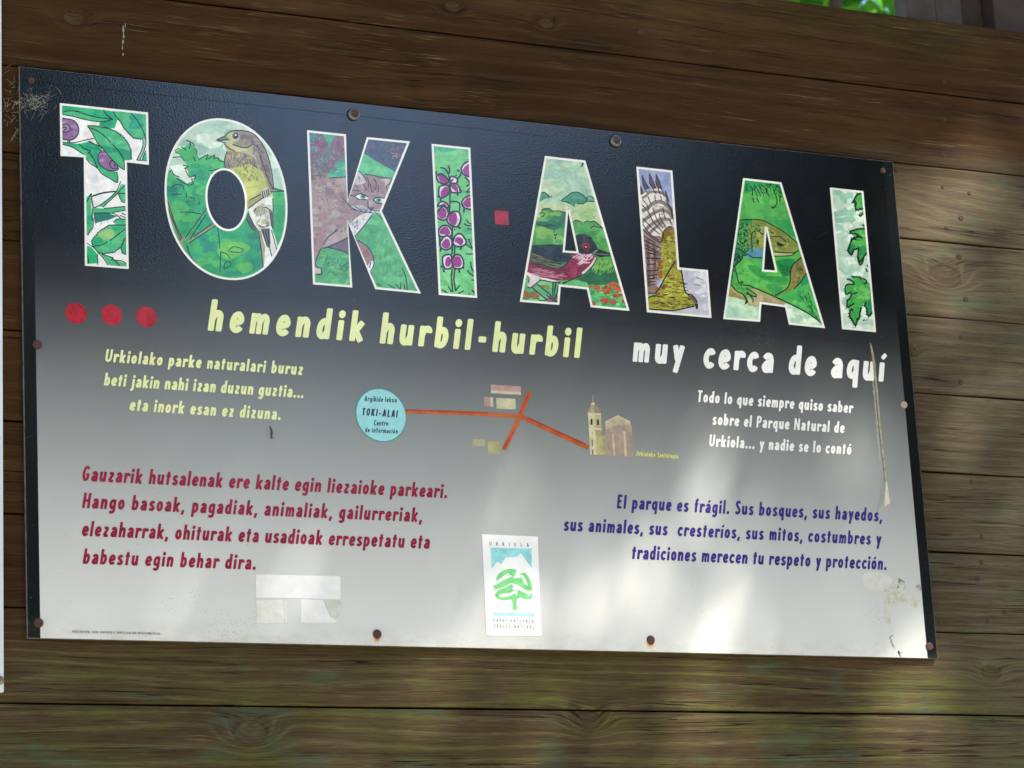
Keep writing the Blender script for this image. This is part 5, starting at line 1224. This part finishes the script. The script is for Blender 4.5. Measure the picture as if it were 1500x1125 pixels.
def mat_glue_shade(c0, c1):
    t = NT('glue_shade'); c = t.coord()
    m1 = t.noise(c, 260, 4, 0.75, 0.8); m2 = t.noise(c, 70, 3, 0.6)
    k = t.ramp(t.math('MULTIPLY_ADD', m2, 0.5, t.math('MULTIPLY', m1, 0.5)), [(0.42, 0.0), (0.58, 1.0)])
    return t.out(t.mix(k, lin(c0), lin(c1)), t.math('MULTIPLY_ADD', k, 0.35, 0.2), t.bump(m1, 0.4, 0.0004), 0.5)
TAPE = mat_simple('yellowed_tape_edge', (0.27, 0.25, 0.16), 0.6, 0.45, 90, 0.3); TAPE_SHADE = mat_glue_shade('#8d9292', '#7c8180'); GLU = mat_glue_shade('#c3c5c2', '#a3a591'); GLU2 = mat_glue_shade('#c4c7c6', '#b6b8af')
o_, s_ = (980, 460), 3.75
tp = patch('tape_strip', '1103 160 1112 178 1128 250 1140 380 1156 560 1172 720 1190 880 1196 920 1186 920 1166 740 1150 590 1136 430 1120 280 1106 190', o_, s_, -0.0016, TAPE, 'thin yellowed strip of peeling tape running down the right side', False, 0.0013)
patch('tape_strip', '1190 915 1196 915 1204 980 1213 1040 1180 1060 1184 990', o_, s_, -0.0009, mat_glue_shade('#c9c8b8', '#b3b2a0'), None, False, 0.0006)
patch('glue_and_shade', '1106 240 1120 300 1136 470 1150 640 1166 780 1186 920 1184 1000 1165 1050 1140 1090 1158 1000 1168 930 1150 760 1134 560 1120 400', o_, s_, -0.00015, TAPE_SHADE, 'grey painted shadow along the left of the tape', False, 0.0001)  # grey band painted as the shadow of the lifted tape
o_, s_ = (1260, 820), 7.5
patch('glue_and_shade', '35 165 110 140 230 140 330 190 345 250 300 300 330 330 240 345 90 325 45 280', o_, s_, -0.0002, GLU2, None, True, 0.0001)
patch('glue_and_shade', '265 330 330 300 380 250 420 215 480 240 500 320 470 350 560 400 640 410 660 460 620 520 560 510 520 470 440 470 400 510 330 520 335 680 280 690 262 520', o_, s_, -0.00025, GLU, 'beige crust of old glue near the lower right corner', True, 0.0001)
patch('glue_and_shade', '420 210 445 212 490 250 440 245 425 300 415 320 405 300 418 262', o_, s_, -0.0004, ink('#77786a', 0.2, 0.6), None, True, 0.0001)
patch('glue_and_shade', '610 290 650 275 670 300 660 330 640 335 655 305 622 318', o_, s_, -0.0004, ink('#8d8f84', 0.2, 0.6), None, True, 0.0001)
patch('glue_and_shade', '320 850 372 818 335 860 385 985 362 960', o_, s_, -0.0005, ink('#8c8c78', 0.2, 0.6), None, False, 0.0002)
patch('pen_mark', '412 1010 420 996 434 1004 430 1020 475 1020 430 1030 450 1062 440 1064 420 1035', o_, s_, -0.0004, ink('#1c1e24', 0.1), 'small black pen arrow scribbled at the lower right corner', False, 0.0001)

# --- screws
RST = mat_simple('rusty_screw', (0.050, 0.018, 0.013), 0.75, 0.5, 500, 0.5); RSTD = mat_simple('rust_hole', (0.012, 0.005, 0.004), 0.9, 0.3, 500); STL = mat_simple('zinc_screw', (0.14, 0.145, 0.16), 0.34, 0.5, 400, 0.4, 0.0005, 1.0); BRS = mat_simple('brown_socket', (0.055, 0.024, 0.010), 0.7, 0.4, 400, 0.4); PIN = mat_simple('pinkish_screw', (0.36, 0.27, 0.22), 0.6, 0.3, 400, 0.4)
def screw_proto(kind, lx, lz):
    if kind == 'dome':
        o = lathe('screw', lx, lz, 0, [(0.0108, -0.001), (0.0108, 0.0022), (0.0102, 0.0040), (0.0088, 0.0056), (0.0068, 0.0064), (0.0058, 0.0064), (0.0054, 0.0052)], [STL, BRS], [0, 0, 0, 0, 1, 1, 1], None, 24)
        lathe('hex_socket', lx, lz, -0.0046, [(0.0056, 0), (0.0030, 0.0002), (0.0024, -0.002)], [BRS, RSTD], [0, 1, 1], o, 6)
    else:
        m1 = {'rust': RST, 'pink': PIN, 'small': RST}[kind]; r = {'rust': 0.0073, 'pink': 0.0064, 'small': 0.0052}[kind]
        o = lathe('screw', lx, lz, 0, [(r, -0.001), (r, 0.0010), (r * 0.92, 0.0022), (r * 0.66, 0.0028), (r * 0.50, 0.0026)], [m1], None, None, 20)
        lathe('hex_socket', lx, lz, -0.0022, [(r * 0.52, 0), (r * 0.40, -0.0006), (r * 0.34, -0.0016)], [RSTD], None, o, 6)
    return o
SCREWS = [('dome', 517.5, 168, 'big silver screw with rusty hexagon socket'), ('dome', 901, 207, 'big silver screw with rusty hexagon socket'), ('small', 46, 118, 'small red-rusted screw'), ('small', 1293, 250, 'small red-rusted screw'),
          ('rust', 54.5, 505, 'rusty brown screw'), ('rust', 56.5, 912.5, 'rusty brown screw'), ('pink', 1324, 593, 'pale pinkish screw with a dark hole'), ('rust', 1361, 947, 'rusty brown screw'), ('rust', 552.3, 929, 'rusty brown screw with an orange rust run'), ('rust', 953, 937.5, 'rusty brown screw with an orange rust run')]
protos = {}
for kd, x, y, lb in SCREWS:
    a, b = P(x, y)
    if kd not in protos:
        o = screw_proto(kd, 0, 0); protos[kd] = o
    else:
        o = protos[kd].copy(); COL.objects.link(o)
        for ch in protos[kd].children:
            c_ = ch.copy(); COL.objects.link(c_); c_.parent = o
    o.parent = sign; o.matrix_parent_inverse = Matrix.Translation(-sign.location); o.location = (a, 0, b); o['label'] = lb
for x, y, h_ in ((552.3, 937, 6), (953, 945, 6)):
    patch('rust_run', f'{x-5} {y-5} {x+5} {y-5} {x+5} {y} {x+3.6} {y+h_*0.6} {x+0.8} {y+h_} {x-1.5} {y+h_*0.9} {x-4} {y+h_*0.55} {x-5} {y}', (0, 0), 1.0, -0.00012, ink('#cdb995', 0.12, 0.4), 'orange rust run under a screw', True, 0.0001)
    patch('rust_run', f'{x-3} {y-5} {x+3} {y-5} {x+3} {y-1} {x+1} {y+1.6} {x-1.4} {y+1.2} {x-3} {y-1}', (0, 0), 1.0, -0.0002, ink('#b07a3c', 0.25, 0.5), None, True, 0.0001)

# ------------------------------------------------------------------ twig and cobweb
TW = mat_simple('twig_bark', (0.045, 0.032, 0.024), 0.8, 0.4, 300)
pts = [P(*q) for q in ((394.5, 624.5), (396.5, 629), (397.8, 634), (396.8, 639), (397.5, 642.5), (399.5, 642))]
v, f = tube([(a, -0.0018 - 0.0004 * (i % 2), b) for i, (a, b) in enumerate(pts)], [0.0005, 0.0011, 0.0013, 0.0013, 0.0012, 0.0007], 7)
tag(mesh('twig', v, f, TW, None, None, None, True), 'tiny dark twig stuck to the grey middle of the sign, below the small yellow words', 'twig')
WEB = mat_simple('cobweb_silk', (0.50, 0.48, 0.40), 0.7, 0.1)
rw = random.Random(11); parts = []
for i in range(150):
    big = i < 110
    x, y = (rw.gauss(46, 14), rw.gauss(147, 8)) if big else (rw.uniform(6, 30), rw.uniform(95, 200))
    x = max(6, min(82, x))
    an = rw.choice((rw.gauss(0.7, 0.5), rw.gauss(2.4, 0.5))); l = rw.uniform(4, 15)
    x2, y2 = x + math.cos(an) * l, y + math.sin(an) * l
    a, b = P(x, y); c, d = P(x2, y2); mx, mz = (a + c) / 2 + rw.uniform(-.002, .002), (b + d) / 2 + rw.uniform(-.002, .002)
    yy = rw.uniform(-0.006, -0.0015) if x > 30 else rw.uniform(-0.002, 0.006)
    parts.append(tube([(a, yy, b), (mx, yy - 0.001, mz), (c, yy, d)], rw.uniform(0.00006, 0.00013), 4))
v, f = merge(parts)
tag(mesh('cobweb', v, f, WEB), 'wisps of dusty cobweb across the upper left corner of the sign', 'cobweb')
# ------------------------------------------------------------------ ground, trees
GRD = mat_simple('bounce_ground', (0.42, 0.35, 0.22), 0.95, 0.3, 3, 0.8, 0.02)  # out of view; coloured pale and warm to bounce sun onto the wall
tag(mesh('ground', [(-60, -60, 0), (60, -60, 0), (60, 60, 0), (-60, 60, 0)], [(0, 1, 2, 3)], GRD), 'unseen ground, made pale and warm to bounce sunlight onto the wall', None, None, 'structure')
BARK = mat_simple('tree_bark', (0.06, 0.047, 0.035), 0.9, 0.4, 12, 0.8, 0.01)
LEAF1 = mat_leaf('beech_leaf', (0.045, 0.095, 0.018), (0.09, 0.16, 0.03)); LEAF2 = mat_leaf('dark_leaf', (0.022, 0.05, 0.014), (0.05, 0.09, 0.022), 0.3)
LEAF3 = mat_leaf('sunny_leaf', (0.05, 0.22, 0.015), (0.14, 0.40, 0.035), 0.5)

def leaf_mesh(C, sz, rg, flat=0.0):
    """one small pointed leaf per centre"""
    n = len(C); d = rg.normal(size=(n, 3)); d /= np.linalg.norm(d, axis=1)[:, None]
    u = rg.normal(size=(n, 3)); u[:, 2] *= 1 - flat; u -= d * (u * d).sum(1)[:, None] * (1 - flat); u /= np.linalg.norm(u, axis=1)[:, None]
    w = np.cross(d, u); s = sz * rg.uniform(0.6, 1.25, n)[:, None]
    pts = np.stack([C - u * s * 0.5, C - u * s * 0.05 + w * s * 0.29, C + u * s * 0.5, C - u * s * 0.05 - w * s * 0.29], 1).reshape(-1, 3)
    return pts, np.arange(4 * n).reshape(-1, 4)
def leaf_obj(name, C, sz, mat, par, seed):
    rg = np.random.default_rng(seed); pts, F = leaf_mesh(C, sz, rg)
    me = bpy.data.meshes.new(name); me.vertices.add(len(pts)); me.vertices.foreach_set('co', pts.ravel())
    me.loops.add(4 * len(F)); me.loops.foreach_set('vertex_index', F.ravel()); me.polygons.add(len(F)); me.polygons.foreach_set('loop_start', np.arange(0, 4 * len(F), 4)); me.polygons.foreach_set('loop_total', np.full(len(F), 4))
    me.materials.append(mat); me.update(calc_edges=True); me.validate()
    return link(name, me, par)
def trunk_obj(x, y, r, h, par, limbs, seed):
    rr = random.Random(seed); n = 9
    tp = [(x + rr.uniform(-.04, .04) * i, y + rr.uniform(-.04, .04) * i, h * i / (n - 1)) for i in range(n)]
    parts = [tube(tp, [r * (1.35 if i == 0 else 1) * (1 - 0.75 * i / (n - 1)) for i in range(n)], 10)]
    for lx, ly, lz in limbs:
        k = rr.randint(3, n - 2); b = Vector(tp[k]); e = Vector((lx, ly, lz)); m_ = (b + e) / 2 + Vector((0, 0, 0.12 * (e - b).length))
        parts.append(tube([b, (b + m_) / 2, m_, (m_ + e) / 2, e], [r * 0.38, r * 0.32, r * 0.24, r * 0.15, r * 0.06], 7))
    v, f = merge(parts); return mesh('trunk', v, f, BARK, None, par, None, True)
def crown_points(n, cx, cy, cz, rx, ry, rz, rg, clumps=26):
    cc = rg.normal(size=(clumps, 3)); cc /= np.linalg.norm(cc, axis=1)[:, None]; cc *= rg.uniform(0.25, 0.95, clumps)[:, None] ** 0.6
    k = rg.integers(0, clumps, n); p = cc[k] + rg.normal(size=(n, 3)) * 0.17
    return p * np.array([rx, ry, rz]) + np.array([cx, cy, cz])
def tree(name, label, x, y, h, r, n, sz, mat, seed, cz=None, rz=None, group=None, tr=0.16):
    t = thing(name, label, 'tree', (x, y, 0), group); rg = np.random.default_rng(seed)
    cz = cz or h * 0.62; rz = rz or h * 0.4
    P_ = crown_points(n, x, y, cz, r, r, rz, rg); leaf_obj('crown', P_, sz, mat, t, seed + 1)
    sel = P_[rg.integers(0, n, 12)]
    trunk_obj(x, y, tr, h * 0.85, t, [tuple(q) for q in sel], seed + 2); return t

# shade tree beside the photographer, outside the frame: its crown filters the sun into slanting dapples on the planks
t = thing('beech_tree', 'leafy beech in front of the wall, shading the sign', 'tree', (6.6, -4.8, 0))
rg = np.random.default_rng(21); N = 34000
wx = rg.uniform(-1.5, 3.6, N); wz = rg.uniform(0.6, 5.0, N); tt = rg.uniform(7.6, 10.8, N)
C = np.stack([wx, 0 * wx, wz], 1) + np.array(S)[None] * tt[:, None]
zr = wz - Z0
sc_ = wx * 0.67 - zr * 0.74            # across the slanting gaps cut in the crown to place the sun patches
al = wx * 0.74 + zr * 0.67             # along them
open_ = np.interp(sc_, [0.40, 0.52, 1.3], [0.0, 0.38, 0.38])
for x0, y0, x1, y1, hw, st in ((1500, 195, 1325, 345, 0.075, 0.98), (1500, 385, 1350, 470, 0.045, 0.88), (1500, 555, 1330, 670, 0.045, 0.86), (1335, 590, 1200, 690, 0.035, 0.66), (1095, 560, 1025, 655, 0.04, 0.66),
                               (1010, 755, 735, 940, 0.065, 0.78), (1265, 785, 1000, 985, 0.05, 0.64), (1400, 985, 1240, 1110, 0.055, 0.80), (1090, 1000, 920, 1120, 0.06, 0.86), (650, 1000, 510, 1110, 0.06, 0.86), (1490, 740, 1385, 850, 0.045, 0.82)):
    (a0, b0), (a1, b1) = P(x0, y0), P(x1, y1); ex, ez = a1 - a0, b1 - b0; L_ = math.hypot(ex, ez); ex /= L_; ez /= L_
    s_ = np.clip((wx - a0) * ex + (wz - b0) * ez, 0, L_)
    d_ = np.hypot(wx - a0 - s_ * ex, wz - b0 - s_ * ez)
    open_ = np.maximum(open_, st * np.clip(1.6 - d_ / hw, 0, 1))
keep = rg.uniform(0, 1, N) > open_
ell = ((wx - 0.9) / 2.5) ** 2 + ((wz - 2.8) / 2.4) ** 2 + ((tt - 9.2) / 1.9) ** 2 * 0.6
keep &= ell < 1.75 + rg.uniform(-0.5, 0.1, N)
C = C[keep]
leaf_obj('crown', C, 0.105, LEAF1, t, 22)
sel = C[rg.integers(0, len(C), 9)]
trunk_obj(6.6, -4.8, 0.20, 11.2, t, [tuple(q) for q in sel], 23)
# trees at the far side of the clearing, mirrored in the gloss of the sign
for i, (x, y, h, r, n, sz, lb) in enumerate(((-3.8, -18, 14, 3.6, 9000, 0.46, 'tall dark tree across the clearing, far left'), (4.9, -19, 14, 3.3, 13000, 0.46, 'tall dark tree across the clearing, left of the gap'), (8.4, -21, 7.9, 2.0, 2300, 0.42, 'low dark tree across the clearing, left in the gap'), (11.0, -21, 10.0, 2.3, 4200, 0.42, 'low dark tree across the clearing, right in the gap'),
                                             (9.9, -18.0, 11.5, 0.32, 1800, 0.34, 'slim dark tree standing in the gap across the clearing'), (14.0, -17.5, 14, 3.3, 13000, 0.46, 'tall dark tree across the clearing, right of the gap'), (19.5, -15, 14, 3.8, 9000, 0.46, 'tall dark tree across the clearing, far right'))):
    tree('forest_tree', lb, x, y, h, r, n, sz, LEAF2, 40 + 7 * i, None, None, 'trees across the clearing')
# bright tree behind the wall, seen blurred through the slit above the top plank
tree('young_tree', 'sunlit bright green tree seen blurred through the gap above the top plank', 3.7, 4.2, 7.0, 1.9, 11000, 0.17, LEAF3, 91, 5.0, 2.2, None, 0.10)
